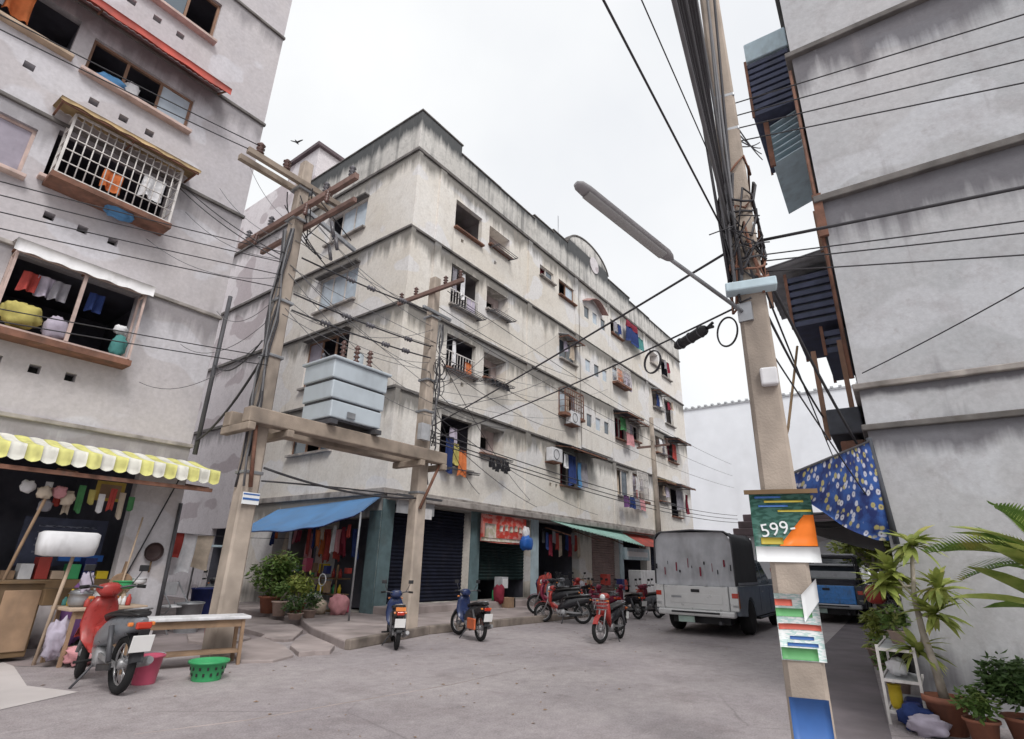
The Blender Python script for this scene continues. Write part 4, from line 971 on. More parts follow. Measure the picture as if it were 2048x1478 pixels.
# overhead bundle passing above the camera
for i in range(8):
    z0 = 4.1+.07*i; tt = (z0+.12-1.3)/.988; q_ = V((.736+.003*i)*tt, (.200-.0045*i)*tt, z0+.12); s_ = V(PRx-.1, PRy+.08, z0)
    wire(s_, s_+(q_-s_)*8, .010 if i % 3 else .015, .0, 'dark cable of the overhead bundle running back from near pole', 'overhead bundle on the near pole', 'cable' if i % 4 else 'cable_grey', n=16)
wire((PRx-.05, PRy+.12, 4.05), (-13.6, .96, 6.85), .008, .0, 'single thin wire rising across the sky left of the bundle', None)
wire((PRx-.02, PRy+.1, 4.6), (-12, .6, 7.2), .005, .0, 'faintest thin wire high in the sky', None)
# lines running right, in front of the gable wall
for i in range(4):
    wire((PRx+.05, PRy-.05, 5.52-.15*i), (4.9, -9, 3.6-.42*i+.6), .006, .0, ('topmost', 'second', 'third', 'lowest')[i]+' of the four upper thin lines crossing the grey gable wall', 'upper lines in front of the gable wall')
for i, (a, b) in enumerate(((4.0, 3.2), (3.86, 2.35), (3.8, 2.1), (3.7, 1.6))):
    wire((PRx+.1, PRy-.08, a), (4.9, -9, b), .014 if i == 0 else .006, .03, ('thick black cable crossing the grey gable wall' if i == 0 else ('', 'topmost', 'middle', 'lowest')[i]+' of three lower thin lines crossing the grey gable wall'), None if i == 0 else 'lower lines in front of the gable wall')
wire((7.2, .3, 3.5), (4.7, -3.2, 4.4), .007, .1, 'thin wire slanting up across the grey gable wall', None)
for i in range(4):
    wire((PRx+.08, PRy+.0, 5.50-.14*i), (8.2, 1.1, 8.6+.12*i-.9), .008, .05, ('topmost', 'second', 'third', 'lowest')[i]+' short line from near pole to dark balcony box', 'short lines to the dark balcony')
wire((PRx+.1, PRy-.05, 3.95), (7.35, .5, 2.72), .015, .05, 'thick dark drop cable from near pole to right building corner', None)
wire((PRx+.12, PRy-.03, 3.5), (9.5, .9, 3.3), .012, .12, 'drop cable from near pole under the balcony awning', None)
wire((PRx+.12, PRy-.06, 3.0), (7.4, .45, 2.0), .007, .02, 'thin drop wire from near pole to floral tarp', None)
wire((PRx+.1, PRy+.05, 4.3), (40, 3.2, 4.2), .012, .3, 'thin cable running off down the street from near pole', None, n=24)
# cable across the street to the other pole, with splice closure and slack rings
wire((PRx-.05, PRy+.1, 3.90), (PMx+.1, PMy-.15, 4.02), .012, .03, 'taut cable crossing the street from near pole to far pole', None, n=20)
wire((PRx-.05, PRy+.1, 3.36), (PMx+.1, PMy-.15, 3.75), .009, .10, 'slack lower cable crossing the street, carrying the splice closure', None, n=24)
dS = V(7.85-4.39, 8.23-.84, 0).normalized()
ring_m = Matrix((dS, V(0, 0, 1), dS.cross(V(0, 0, 1)))).transposed()
def slack_ring(name, label, c, ax, bx_, r):
    c = Vector(c); rr = random.Random(int(c.x*100)); mbq = MB()
    for k in range(4):
        o = V(rr.uniform(-.008, .008), rr.uniform(-.008, .008), rr.uniform(-.006, .006))
        mbq.tube([c+o+ring_m @ V(ax*math.cos(a), bx_*math.sin(a), 0) for a in [2*PI*j/28 for j in range(29)]], r, 5, cap=False)
    return mbq.build(name, 'cable', label=label, cat='cable coil')
slack_ring('cable_coil', 'round coil of black slack cable hanging against the middle block', (4.90, 1.93, 3.25), .115, .115, .006)
slack_ring('cable_coil', 'leaning oval coil of slack cable next to near pole', (4.50, 1.08, 3.22), .105, .13, .006)
sc = thing('splice_closure', 'black tubular splice closure on slack cable beside the coil', 'splice box', (4.70, 1.5, 3.27))
a, b = V(4.77, 1.64, 3.30), V(4.60, 1.28, 3.345)
MB().tube([a, a.lerp(b, .06), a.lerp(b, .1), a.lerp(b, .9), a.lerp(b, .95), b], [.022, .04, .045, .05, .04, .02], 12).build('barrel', 'black_plastic', sc)
for k in (.2, .5, .8): MB().tube([a.lerp(b, k-.015), a.lerp(b, k+.015)], .055, 12).build('clamp', 'steel_dark', sc)
for k in (-1, 1): MB().tube([b, b+(b-a)*.18+V(0, 0, .02*k)], .014, 6).build('cable_gland', 'black_plastic', sc)
# posters tied round the near pole
Mr = Matrix.Rotation(R(14), 3, 'Z')
def poster(name, label, cat, z0, z1, half, out=.004, tilt=0):
    t = thing(name, label, cat, (PRx, PRy, z0), R(14)); t['h'] = z1-z0; return t
def pole_half(z): return (.25+(.155-.25)*z/8.6)/2
def pface(t, y0, y1, z0, z1, m, lay, name, parent=None, sag=0.0, zb=None):
    zb = t.location.z if zb is None else zb
    x = -pole_half(t.location.z)-.008-.003*lay
    fn = lambda u, v: (x-.004*math.sin((y0+(y1-y0)*u)*12), y0+(y1-y0)*u, z0-zb+(z1-z0)*v+sag*math.sin(u*3))
    return MB().sheet(fn, 6, 2, .0015).build(name, m, parent or t, local=True)
po = poster('price_poster', 'green and orange price poster reading 599 on near pole', 'poster', 1.40, 1.82, .17)
base_ = pface(po, -.19, .205, 1.40, 1.82, 'poster_green', 0, 'backing')
pface(po, -.195, .20, 1.36, 1.46, 'paper', 1, 'white_strip')
fnO = lambda u, v: (-pole_half(1.5)-.0125, -.188+.235*u*(1-v*.75), .065+.205*v)
MB().sheet(fnO, 3, 3, .0015).build('orange_field', 'poster_orange', po, local=True)
for k, (y, z, w) in enumerate(((.12, 1.795, .12), (.06, 1.765, .2), (.10, 1.735, .14), (-.02, 1.70, .16))):
    pface(po, y-w, y+.05, z-.008, z+.006, ('poster_blue', 'poster_gold', 'poster_blue', 'poster_gold')[k], 1.3, 'print_band')
pface(po, .02, .16, 1.475, 1.52, 'poster_gold', 1.1, 'print_patch')
me = text_mesh('price_text', '599-', .125, 'paper')
ob = bpy.data.objects.new('price_text', me); col.objects.link(ob); ob.parent = po
ob.location = (-pole_half(1.5)-.02, .045, .175); ob.rotation_euler = (R(90), R(-16), R(-90)); ob.rotation_euler = (Matrix.Rotation(R(-90), 3, 'Z') @ Matrix.Rotation(R(90), 3, 'X') @ Matrix.Rotation(R(9), 3, 'Z')).to_euler()
MB().obox((-pole_half(1.82)-.03, .0, .43), (.02, .47, .03)).build('top_batten', 'wood_brown', po, local=True)
p2_ = poster('notice_poster', 'white and green notice with red bands stuck lower on near pole', 'poster', .76, 1.2, .12)
print_mat('notice_print', (0.78, 0.80, 0.80), (0.46, 0.62, 0.60), 26, (1, 1, 4.5)); print_mat('flyer_print', (0.015, 0.075, 0.055), (0.05, 0.15, 0.12), 18, (1, 1, 3)); print_mat('flyer_orange', (0.80, 0.17, 0.02), (0.80, 0.36, 0.05), 10, (1, 1, 1))
base_.data.materials[0] = MATS['flyer_print']; po.children[2].data.materials[0] = MATS['flyer_orange'] if 'orange' in po.children[2].name else po.children[2].data.materials[0]
pface(p2_, -.135, .125, .76, 1.16, 'notice_print', 0, 'sheet')
pface(p2_, -.09, .125, 1.02, 1.07, 'poster_lime', 1, 'print_band'); pface(p2_, .02, .125, 1.085, 1.125, 'poster_red', 1, 'print_band')
pface(p2_, -.13, .12, .94, .975, 'poster_red', 1, 'print_band', sag=.004); pface(p2_, -.08, .06, .885, .905, 'poster_blue', 1, 'print_line'); pface(p2_, -.10, .08, .845, .865, 'poster_blue', 1, 'print_line')
pface(p2_, -.09, .12, .765, .835, 'poster_lime', 1, 'print_band')
MB().sheet(lambda u, v: (-pole_half(1.1)-.02-.03*v*(1-u), -.14+.10*u, .36-.02*u+.14*v*(1-u*.6)-.11*u*(1-v)), 4, 4, .0015).build('loose_corner', 'paper', p2_, local=True)
p3_ = poster('blue_notice', 'plain blue notice low on near pole at the frame edge', 'poster', .28, .52, .1)
pface(p3_, -.11, .115, .28, .55, 'poster_blue', 0, 'sheet')

# ================================================================== MOTORBIKES
def rr_ring(c, u, v, a, b, n=12, p=2.6):
    """rounded-rectangle ring"""
    out = []
    for k in range(n):
        t = 2*PI*k/n; cs, sn = math.cos(t), math.sin(t)
        out.append(Vector(c)+Vector(u)*(a*math.copysign(abs(cs)**(2/p), cs))+Vector(v)*(b*math.copysign(abs(sn)**(2/p), sn)))
    return out
def loft_x(mb, secs, n=12, p=2.6):
    """secs: (x, half width, z low, z high)"""
    return mb.ring([rr_ring((x, 0, (z0+z1)/2), (0, 1, 0), (0, 0, 1), hw, (z1-z0)/2, n, p) for x, hw, z0, z1 in secs])
def make_bike(label, loc, heading, c_body, c_rear, c_shield, lean=4.0, steer=12.0, basket=False, scooter=False, group='motorbikes parked along the street', plate='plate_white', mirrors=True, size=0.78):
    t = thing('motorbike', label, 'motorbike', loc, heading, group)
    ex = lambda o: o
    def wheel(x, rz):
        w = MB().torus((0, 0, 0), .245, .045, 26, 8).build('wheel', 'rubber', t, local=True); w.location = (x, 0, .29); w.rotation_euler = (0, 0, R(rz))
        MB().torus((0, 0, 0), .205, .014, 22, 6).build('rim', 'alloy', w, local=True)
        sp = MB()
        for k in range(10): a = 2*PI*k/10; sp.tube([(0, (-1)**k*.02, 0), (.2*math.cos(a), 0, .2*math.sin(a))], .006, 4)
        sp.build('spokes', 'alloy', w, local=True)
        MB().lathe([(.03, -.06), (.055, -.04), (.055, .04), (.03, .06)], (0, 0, 0), 12, 'Y').build('hub', 'engine_grey', w, local=True)
    wheel(-.61, 0); wheel(.62, steer)
    P = lambda mb, name, m, par=t, bev=0.0: mb.build(name, m, par, local=True, bevel=bev)
    P(loft_x(MB(), [(-.93, .035, .70, .75), (-.84, .075, .63, .78), (-.66, .105, .57, .785), (-.42, .125, .50, .77), (-.18, .135, .44, .72), (.04, .12, .39, .60), (.16, .08, .36, .47)]), 'rear_body', c_rear)
    P(loft_x(MB(), [(-.88, .06, .775, .80), (-.78, .11, .765, .835), (-.50, .14, .755, .835), (-.28, .14, .735, .80), (-.06, .11, .70, .76), (.03, .06, .66, .70)]), 'seat', 'black_vinyl')
    # leg shield and front cowl
    sh = MB().ring([rr_ring((.20, 0, .34), (0, 1, 0), (.5, 0, .85), .10, .03), rr_ring((.33, 0, .46), (0, 1, 0), (.8, 0, .5), .17, .05), rr_ring((.40, 0, .62), (0, 1, 0), (.95, 0, .3), .19, .055),
                    rr_ring((.39, 0, .80), (0, 1, 0), (1, 0, .1), .17, .06), rr_ring((.35, 0, .92), (0, 1, 0), (1, 0, 0), .11, .06)]); P(sh, 'leg_shield', c_shield)
    P(MB().beam((.12, 0, .42), (.36, 0, .56), .10, .10), 'frame_tube', c_body, bev=.03)
    cw = MB().ring([rr_ring((.30, 0, .93), (0, 1, 0), (1, 0, .2), .09, .06), rr_ring((.33, 0, .99), (0, 1, 0), (1, 0, .2), .14, .10), rr_ring((.31, 0, 1.04), (0, 1, 0), (1, 0, .2), .12, .08), rr_ring((.27, 0, 1.07), (0, 1, 0), (1, 0, .2), .06, .03)])
    cow = P(cw, 'handlebar_cowl', c_body)
    P(MB().lathe([(.05, -.02), (.07, .0), (.06, .03), (.02, .04)], (.42, 0, .985), 12, 'X'), 'headlight', 'lens_clear', cow)
    hb = P(MB().tube([(.18, -.34, 1.03), (.24, -.2, 1.04), (.28, 0, 1.0), (.24, .2, 1.04), (.18, .34, 1.03)], .014, 6), 'handlebar', 'steel_dark')
    for s in (-1, 1):
        P(MB().tube([(.215, s*.255, 1.037), (.18, s*.345, 1.03)], .021, 8), 'grip', 'rubber', hb)
        P(MB().tube([(.62, s*.075, .29), (.36, s*.075, .88)], .022, 7), 'fork_leg', 'engine_grey')
        P(MB().tube([(-.60, s*.14, .32), (-.45, s*.14, .66)], .028, 8), 'shock_absorber', 'steel_dark')
        P(MB().beam((-.62, s*.09, .29), (-.1, s*.07, .33), .03, .05), 'swing_arm', 'engine_grey')
        if mirrors:
            mr = P(MB().tube([(.25, s*.2, 1.04), (.24, s*.26, 1.16), (.22, s*.28, 1.22)], .007, 5), 'mirror', 'steel_dark', hb)
            P(MB().lathe([(.03, -.012), (.058, -.006), (.058, .008), (.03, .012)], (.22, s*.29, 1.24), 12, 'X'), 'mirror_glass', 'black_plastic', mr) if False else P(MB().obox((.22, s*.29, 1.245), (.018, .11, .075)), 'mirror_head', 'black_plastic', hb, .012)
        P(MB().obox((-.86, s*.105, .70), (.05, .05, .04)), 'rear_indicator', 'lens_orange', t, .012)
        P(MB().obox((.43, s*.13, .90), (.05, .06, .035)), 'front_indicator', 'lens_orange', t, .012)
        P(MB().tube([(.02, s*.10, .27), (.02, s*.27, .26)], .016, 6), 'footrest', 'rubber')
    # mudguards
    ff = lambda u, v: (.62+.31*math.cos(R(25+u*125)), (v-.5)*.13, .29+.31*math.sin(R(25+u*125))+.012*math.sin(PI*v)); P(MB().sheet(ff, 10, 4, .008), 'front_mudguard', c_body)
    fr = lambda u, v: (-.61+.32*math.cos(R(80+u*95)), (v-.5)*.14, .30+.32*math.sin(R(80+u*95))+.01*math.sin(PI*v)); P(MB().sheet(fr, 8, 4, .008), 'rear_mudguard', 'black_plastic')
    P(MB().obox((-.93, 0, .69), (.05, .15, .07)), 'tail_light', 'lens_red', t, .015)
    P(MB().obox((-.985, 0, .52), (.008, .21, .17), rotm('Y', -14)), 'number_plate', plate, t, .004)
    P(MB().obox((-.965, 0, .58), (.02, .10, .16), rotm('Y', -14)), 'plate_bracket', 'black_plastic')
    en = P(MB().lathe([(.04, -.10), (.10, -.08), (.11, .0), (.10, .08), (.04, .10)], (.0, 0, .30), 14, 'Y'), 'engine', 'engine_grey')
    P(MB().beam((.03, 0, .32), (.23, 0, .36), .12, .11), 'cylinder_head', 'engine_grey', en, .02)
    P(MB().tube([(.2, -.09, .30), (.15, -.12, .19), (-.1, -.14, .19), (-.3, -.15, .22)], .016, 6), 'exhaust_pipe', 'alloy')
    P(MB().tube([(-.28, -.155, .22), (-.34, -.16, .23), (-.78, -.175, .32), (-.84, -.175, .335)], [.02, .045, .05, .035], 10), 'muffler', 'engine_grey')
    P(MB().beam((-.2, .10, .22), (-.6, .11, .27), .03, .07), 'chain_case', 'black_plastic', t, .01)
    st = MB().tube([(-.02, .09, .22), (.02, .24, .0)], .014, 6); P(st, 'side_stand', 'steel_dark')
    P(MB().tube([(-.45, -.10, .80), (-.82, -.09, .85), (-.90, 0, .86), (-.82, .09, .85), (-.45, .10, .80)], .010, 6), 'grab_rail', 'steel')
    if basket:
        bk = MB()
        for z in (.72, .80, .88, .95):
            k = 1+(z-.72)*.8; bk.tube([(.46, -.13*k, z), (.66+.1*(k-1), -.13*k, z), (.66+.1*(k-1), .13*k, z), (.46, .13*k, z), (.46, -.13*k, z)], .006, 4)
        for y in (-.12, -.06, 0, .06, .12): bk.tube([(.47, y, .72), (.66, y, .72), (.69, y*1.18, .95)], .005, 4)
        P(bk, 'front_basket', 'steel')
    t.rotation_euler = (0, 0, heading); t.scale = (size, size, size)
    return t
def face(p, q): return math.atan2(q[1]-p[1], q[0]-p[0])
def bike_between(label, rear, front, *a, **k):
    c = ((rear[0]+front[0])/2, (rear[1]+front[1])/2, k.pop('z', 0.0)); return make_bike(label, c, face(rear, front), *a, **k)
b1 = bike_between('red motorbike with white plate in front of the left shop', (2.60, 6.72), (2.62, 7.95), 'paint_red', 'paint_grey', 'paint_red', steer=-14, size=0.93)
b2 = bike_between('dark blue motorbike seen from behind beside right transformer pole', (6.45, 6.95), (7.2, 7.95), 'paint_blue', 'paint_black', 'paint_blue')
MB().obox((-.905, 0, .77), (.06, .2, .07)).build('rear_reflector', 'lens_orange', b2, local=True)
b3 = bike_between('blue motorbike with orange rear wheel guard before the dark shutter', (8.22, 6.68), (8.72, 7.78), 'paint_blue', 'paint_black', 'paint_blue', steer=20)
MB().obox((-.45, -.17, .36), (.42, .05, .24)).build('side_box', 'paint_orange', b3, local=True, bevel=.03)
MB().obox((-.45, .17, .36), (.42, .05, .24)).build('side_box', 'paint_orange', b3, local=True, bevel=.03)
b4 = bike_between('small red motorbike standing out in the road by silver pickup', (10.75, 5.22), (9.52, 5.12), 'paint_red', 'paint_black', 'paint_red', steer=-14, basket=True)
b5 = bike_between('red motorbike side-on near the open dark shopfront', (12.55, 7.0), (12.0, 8.05), 'paint_red', 'paint_black', 'paint_red', z=0.0)
b6 = bike_between('maroon motorbike first in the row beside green awning', (13.9, 6.9), (14.5, 7.95), 'paint_maroon', 'paint_maroon', 'paint_maroon')
b7 = bike_between('maroon motorbike second in the row beside green awning', (14.75, 6.6), (15.3, 7.7), 'paint_maroon', 'paint_black', 'paint_maroon')
b8 = bike_between('maroon motorbike third in the row, partly behind silver pickup', (15.5, 6.35), (16.1, 7.4), 'paint_maroon', 'paint_grey', 'paint_red')
b9 = bike_between('black motorbike nearest the open dark shopfront', (13.2, 8.0), (13.8, 9.0), 'paint_black', 'paint_black', 'paint_grey', z=.13)
bike_between('dark red motorbike tucked behind the red side-on one', (12.9, 7.5), (12.5, 8.6), 'paint_maroon', 'paint_black', 'paint_maroon', z=.13)
bike_between('grey motorbike on the pavement behind the maroon row', (14.3, 8.3), (14.8, 9.3), 'paint_grey', 'paint_black', 'paint_grey', z=.13)
bike_between('red motorbike on the pavement near the wide column', (15.4, 8.4), (15.9, 9.4), 'paint_red', 'paint_black', 'paint_red', z=.13)
bike_between('maroon motorbike last in the row beyond silver pickup canopy', (16.4, 6.6), (17.0, 7.7), 'paint_maroon', 'paint_maroon', 'paint_maroon')
bike_between('red motorbike wedged between the maroon row and the kerb', (14.6, 7.4), (15.1, 8.4), 'paint_red', 'paint_grey', 'paint_maroon')
b10 = bike_between('dark motorbike in the alley left of the leafy plant', (6.7, 13.4), (7.2, 14.6), 'paint_black', 'paint_black', 'paint_grey')
b11 = bike_between('dark motorbike deep in the alley behind left power pole', (5.5, 14.0), (5.9, 15.2), 'paint_black', 'paint_grey', 'paint_black')
for i, (x, y, a, b) in enumerate(((26.5, 2.15, 'paint_blue', 'paint_black'), (28.0, 2.2, 'paint_grey', 'paint_black'), (29.6, 2.2, 'paint_blue', 'paint_grey'), (31.5, 2.3, 'paint_red', 'paint_black'))):
    make_bike(('blue motorbike, nearest of the far row beyond blue pickup', 'grey motorbike, second of the far row beyond blue pickup', 'blue motorbike, third of the far row beyond blue pickup', 'red motorbike, last of the far row beyond blue pickup')[i], (x, y, 0), R(110), a, b, a)
# covers and bags carried on the first bike
def lump(name, m, c, rad, seed, label, cat, group=None, nz=.25, flat=True):
    mbq = MB(); rings = []; n = 20
    for i in range(13):
        th = PI*(i+.02)/12.04; ring = []
        for k in range(n):
            ph = 2*PI*k/n; d = V(math.sin(th)*math.cos(ph), math.sin(th)*math.sin(ph), math.cos(th))
            s = 1+nz*1.3*noise.noise(d*2.2+V(seed, 0, 0))+nz*.7*noise.noise(d*5.5+V(0, seed, 0)); d = V(*[math.copysign(abs(q)**.8, q) for q in d]); ring.append(Vector(c)+V(d.x*rad[0]*s, d.y*rad[1]*s, d.z*rad[2]*s))
        rings.append(ring)
    return mbq.ring(rings).build(name, m, label=label, cat=cat, group=group)

# ================================================================== PICKUPS
def make_pickup(label, loc, heading, c_rear, c_side, canopy_m, canopy_side, zc, detail=True, group=None, tall=2.06, gate=None):
    t = thing('pickup_truck', label, 'pickup', loc, heading, group); W = .87
    P = lambda mb, name, m, par=t, bev=0.0, lab=None: mb.build(name, m, par, local=True, bevel=bev, label=lab)
    def arch(cx, r, z, a0, a1, n=10): return [(cx+r*math.cos(R(a0+(a1-a0)*i/n)), z+r*math.sin(R(a0+(a1-a0)*i/n))) for i in range(n+1)]
    prof = [(.05, .42), (.62, .38)] + arch(1.05, .40, .36, 178, 2) + [(1.5, .34), (3.5, .34)] + arch(4.05, .40, .36, 178, 2) + [(4.55, .36), (4.98, .40), (5.02, .62), (4.9, .86), (3.75, .98), (.03, .98), (.0, .9)]
    mb = MB()
    n = len(prof); rows = []
    for y, k in ((-W, .03), (-W+.045, 0), (W-.045, 0), (W, .03)):
        cx, cz = 2.5, .66
        rows.append([(x+(cx-x)*k*.25, y, z+(cz-z)*k) for x, z in prof])
    mb.ring(rows, smooth=False); P(mb, 'body', c_side, bev=0)
    # cab
    cab = [(1.95, .97), (2.02, 1.50), (2.18, 1.56), (3.05, 1.56), (3.65, .99)]
    cb = MB(); cb.prism(cab, lambda x, z: (x, -W+.03-(.0)+(z-.97)*.20, z), lambda x, z: (x, W-.03-(z-.97)*.20, z)); cab_o = P(cb, 'cab', c_side, bev=.03)
    for s in (-1, 1):
        g = lambda x, z, o=.004: (x, s*(W-.03-(z-.97)*.20+o), z)
        for q in ([(2.10, 1.03), (2.14, 1.46), (2.62, 1.48), (2.62, 1.03)], [(2.70, 1.03), (2.70, 1.48), (3.02, 1.48), (3.42, 1.03)]):
            P(MB().prism(q, lambda x, z: g(x, z, .006), lambda x, z: g(x, z, -.01)), 'side_window', 'glass', cab_o)
        P(MB().obox((3.3, s*(W+.06), 1.05), (.06, .16, .13)), 'wing_mirror', c_side, t, .02)
        P(MB().obox((2.3, s*(W+.008), .84), (.14, .02, .03)), 'door_handle', 'alloy', t, .006)
        P(MB().obox((2.03, s*(W-.002), .68), (.012, .012, .52)), 'door_seam', 'black_plastic')
        P(MB().obox((3.12, s*(W-.002), .66), (.012, .012, .50)), 'door_seam', 'black_plastic')
        lt = P(MB().obox((.05, s*(W-.075), .72), (.14, .15, .34)), 'tail_light', 'lens_orange', t, .02)
        P(MB().obox((.015, s*(W-.07), .60), (.09, .12, .06)), 'light_segment', 'lens_clear', lt, .01)
        P(MB().obox((.012, s*(W-.07), .80), (.09, .125, .10)), 'light_segment', 'lens_red', lt, .01)
        P(MB().obox((5.0, s*(W-.18), .68), (.06, .26, .14)), 'headlight', 'lens_clear', t, .02)
        P(MB().obox((2.55, s*(W-.02), .30), (1.7, .10, .05)), 'side_step', 'black_plastic', t, .015)
    P(MB().prism([(3.64, 1.01), (3.08, 1.54)], lambda x, z: (x+.01, -.70, z), lambda x, z: (x+.01, .70, z)) if False else MB().add([(3.655, -.76, 1.02), (3.655, .76, 1.02), (3.10, .68, 1.53), (3.10, -.68, 1.53)], [(0, 1, 2, 3)]), 'windscreen', 'glass', cab_o)
    P(MB().obox((1.97, 0, 1.26), (.02, 1.3, .38), rotm('Y', 7)), 'rear_window', 'glass', cab_o)
    # tailgate, bumper, plate
    gt = P(MB().box(-.035, -.68, .50, .02, .68, .965), 'tailgate', gate or c_rear, t, .02)
    P(MB().box(-.042, -.55, .62, -.034, .55, .80), 'tailgate_panel', gate or c_rear, gt, .006)
    P(MB().box(-.055, -.09, .84, -.034, .09, .90), 'tailgate_handle', 'black_plastic', gt, .008)
    P(MB().box(-.047, .30, .72, -.041, .52, .76), 'tailgate_badge', 'steel', gt)
    for s in (-1, 1): P(MB().box(-.03, s*.69 if s > 0 else -W+.005, .50, .05, W-.005 if s > 0 else -.69, .97), 'corner_panel', c_rear, t, .015)
    P(MB().box(-.14, -.80, .38, .03, .80, .50), 'bumper', c_rear if detail else 'steel', t, .03)
    P(MB().box(-.155, -.5, .435, -.139, .5, .47), 'bumper_strip', 'black_plastic')
    P(MB().obox((-.05, .22, .31), (.015, .34, .12), rotm('Y', -8)), 'number_plate', 'plate_green', t, .004)
    P(MB().box(.25, -.6, .22, 4.5, .6, .40), 'chassis', 'black_plastic')
    P(MB().tube([(.02, -.45, .26), (.9, -.45, .28)], .035, 8), 'exhaust', 'steel_dark')
    P(MB().tube([(1.05, -.75, .34), (1.05, .75, .34)], .05, 8), 'axle', 'black_plastic')
    for x in (1.05, 4.05):
        for s in (-1, 1):
            w = P(MB().lathe([(.20, -.11), (.31, -.115), (.345, -.08), (.35, 0), (.345, .08), (.31, .115), (.20, .11)], (0, 0, 0), 26, 'Y'), 'wheel', 'rubber'); w.location = (x, s*(W-.11), .35)
            P(MB().lathe([(.205, .02), (.20, .10), (.17, .08), (.06, .075), (.05, .095), (.02, .10)] if s > 0 else [(.205, -.02), (.20, -.10), (.17, -.08), (.06, -.075), (.05, -.095), (.02, -.10)], (0, 0, 0), 20, 'Y'), 'rim', 'alloy', w)
            for k in range(5):
                a = 2*PI*k/5; P(MB().obox((.13*math.cos(a), s*.085, .13*math.sin(a)), (.07, .012, .05), rotm('Y', -math.degrees(a))), 'rim_slot', 'black_plastic', w)
    # canopy over the bed
    if canopy_m:
        zt = tall
        def sec(x, k=1.0, dz=0):
            w_ = (W-.02)*k; out = [(x, -w_, .985), (x, -w_*.985, zt-.28+dz)]
            for a in (20, 45, 70): out.append((x, -w_*.985+.20*(1-math.cos(R(a))), zt-.20+.20*math.sin(R(a))+dz))
            out += [(x, 0, zt+.03+dz)]
            for a in (70, 45, 20): out.append((x, w_*.985-.20*(1-math.cos(R(a))), zt-.20+.20*math.sin(R(a))+dz))
            return out + [(x, w_*.985, zt-.28+dz), (x, w_, .985)]
        xs = [.0, .25, .5, .75, 1.0, 1.25, 1.5, 1.75, 1.92]
        rings = [sec(x, 1-(.012 if i % 2 else 0), -(.02 if i % 2 else 0)) for i, x in enumerate(xs)]
        P(MB().ring(rings, closed=False, cap=False), 'canopy_cover', canopy_side)
        # rear curtain with folds
        s0 = sec(0)
        def cur(u, v):
            y = -.84+1.68*u; zt_ = zt-.02-(max(0, abs(y)-.62)/.22)**2*.2
            return (-.012+.022*math.sin(u*31+v*2)*(1-v*.7)+.012*math.sin(u*67)*(1-v), y, .97+(zt_-.97)*v)
        P(MB().sheet(cur, 60, 8, .006), 'rear_curtain', canopy_m)
        for k in range(13):
            y = -.78+1.56*k/12+.03*math.sin(k*3.3); P(MB().obox((-.045, y, 1.34+.10*math.sin(k*2.1)), (.012, .02+.012*math.sin(k*1.7), .12+.07*math.sin(k*2.9))), 'curtain_strap', 'cloth_maroon' if k % 2 else 'cloth_black', t)
        P(MB().tube([Vector(p)+V(-.03, 0, 0) for p in s0], .018, 6), 'canopy_hoop', 'steel_dark')
        P(MB().tube([Vector(p) for p in sec(1.93)], .018, 6), 'canopy_hoop', 'steel_dark')
        P(MB().box(.1, -W-.012, 1.0, 1.9, -W+.006, 1.05), 'canopy_rail', 'steel'); P(MB().box(.1, W-.006, 1.0, 1.9, W+.012, 1.05), 'canopy_rail', 'steel')
    return t
HD = R(2.0)
make_pickup('silver pickup with tall grey canvas canopy driving away', (12.35, 4.26, 0), HD, 'truck_silver', 'truck_slate', 'canvas_grey', 'canvas_dark', 0, tall=2.08)
blue = make_pickup('blue pickup with dark side and low roof rack seen past near pole', (18.2, 2.62, 0), R(3), 'truck_dark', 'truck_dark', None, None, 0, gate='truck_blue', detail=False)
rk = MB()
for x in (.1, 1.0, 1.9):
    rk.tube([(x, -.8, .98), (x, -.74, 1.72), (x, .74, 1.72), (x, .8, .98)], .025, 6)
for y in (-.74, 0, .74): rk.tube([(.1, y, 1.72), (1.9, y, 1.72)], .02, 6)
rk.build('bed_frame', 'steel_dark', blue, local=True)
MB().box(.05, -.8, 1.75, 2.0, .8, 1.80).build('bed_roof', 'grey_sheet', blue, local=True, bevel=.02)
MB().box(.06, -.77, 1.18, .09, .77, 1.34).build('bed_rail', 'steel', blue, local=True)
MB().box(.3, -.7, .99, 1.8, .7, 1.12).build('bed_load', 'room_dark', blue, local=True)
make_pickup('white pickup parked beyond the silver one, red load on top', (24.5, 4.9, 0), R(3), 'plastic_white', 'plastic_white', None, None, 0)
lump('load_bundle', 'cloth_red', (25.6, 4.9, 1.28), (.7, .65, .38), 5, 'red bundle heaped on the parked white pickup', 'load')

# ================================================================== LEFT SHOP CLUTTER
def table(name, label, x0, y0, x1, y1, h, top, leg, rz=0, th=.04, lr=.02, shelf=False):
    cx, cy = (x0+x1)/2, (y0+y1)/2; L, W = x1-x0, y1-y0
    t = thing(name, label, 'table', (cx, cy, 0), rz)
    MB().box(-L/2, -W/2, h-th, L/2, W/2, h).build('table_top', top, t, local=True, bevel=.01)
    for sx in (-1, 1):
        for sy in (-1, 1): MB().beam((sx*(L/2-.06), sy*(W/2-.05), 0), (sx*(L/2-.08), sy*(W/2-.06), h-th-.001), lr*2, lr*2).build('leg', leg, t, local=True)
    MB().box(-L/2+.06, -W/2+.05, h-th-.09, L/2-.06, -W/2+.08, h-th-.002).build('apron', leg, t, local=True)
    if shelf: MB().box(-L/2+.05, -W/2+.05, .14, L/2-.05, W/2-.05, .165).build('shelf', leg, t, local=True)
    return t
table('bench_table', 'low table with white cloth-like top in front of left pole', 2.95, 7.62, 4.35, 8.02, .58, 'plastic_white', 'wood', R(-14), shelf=True)
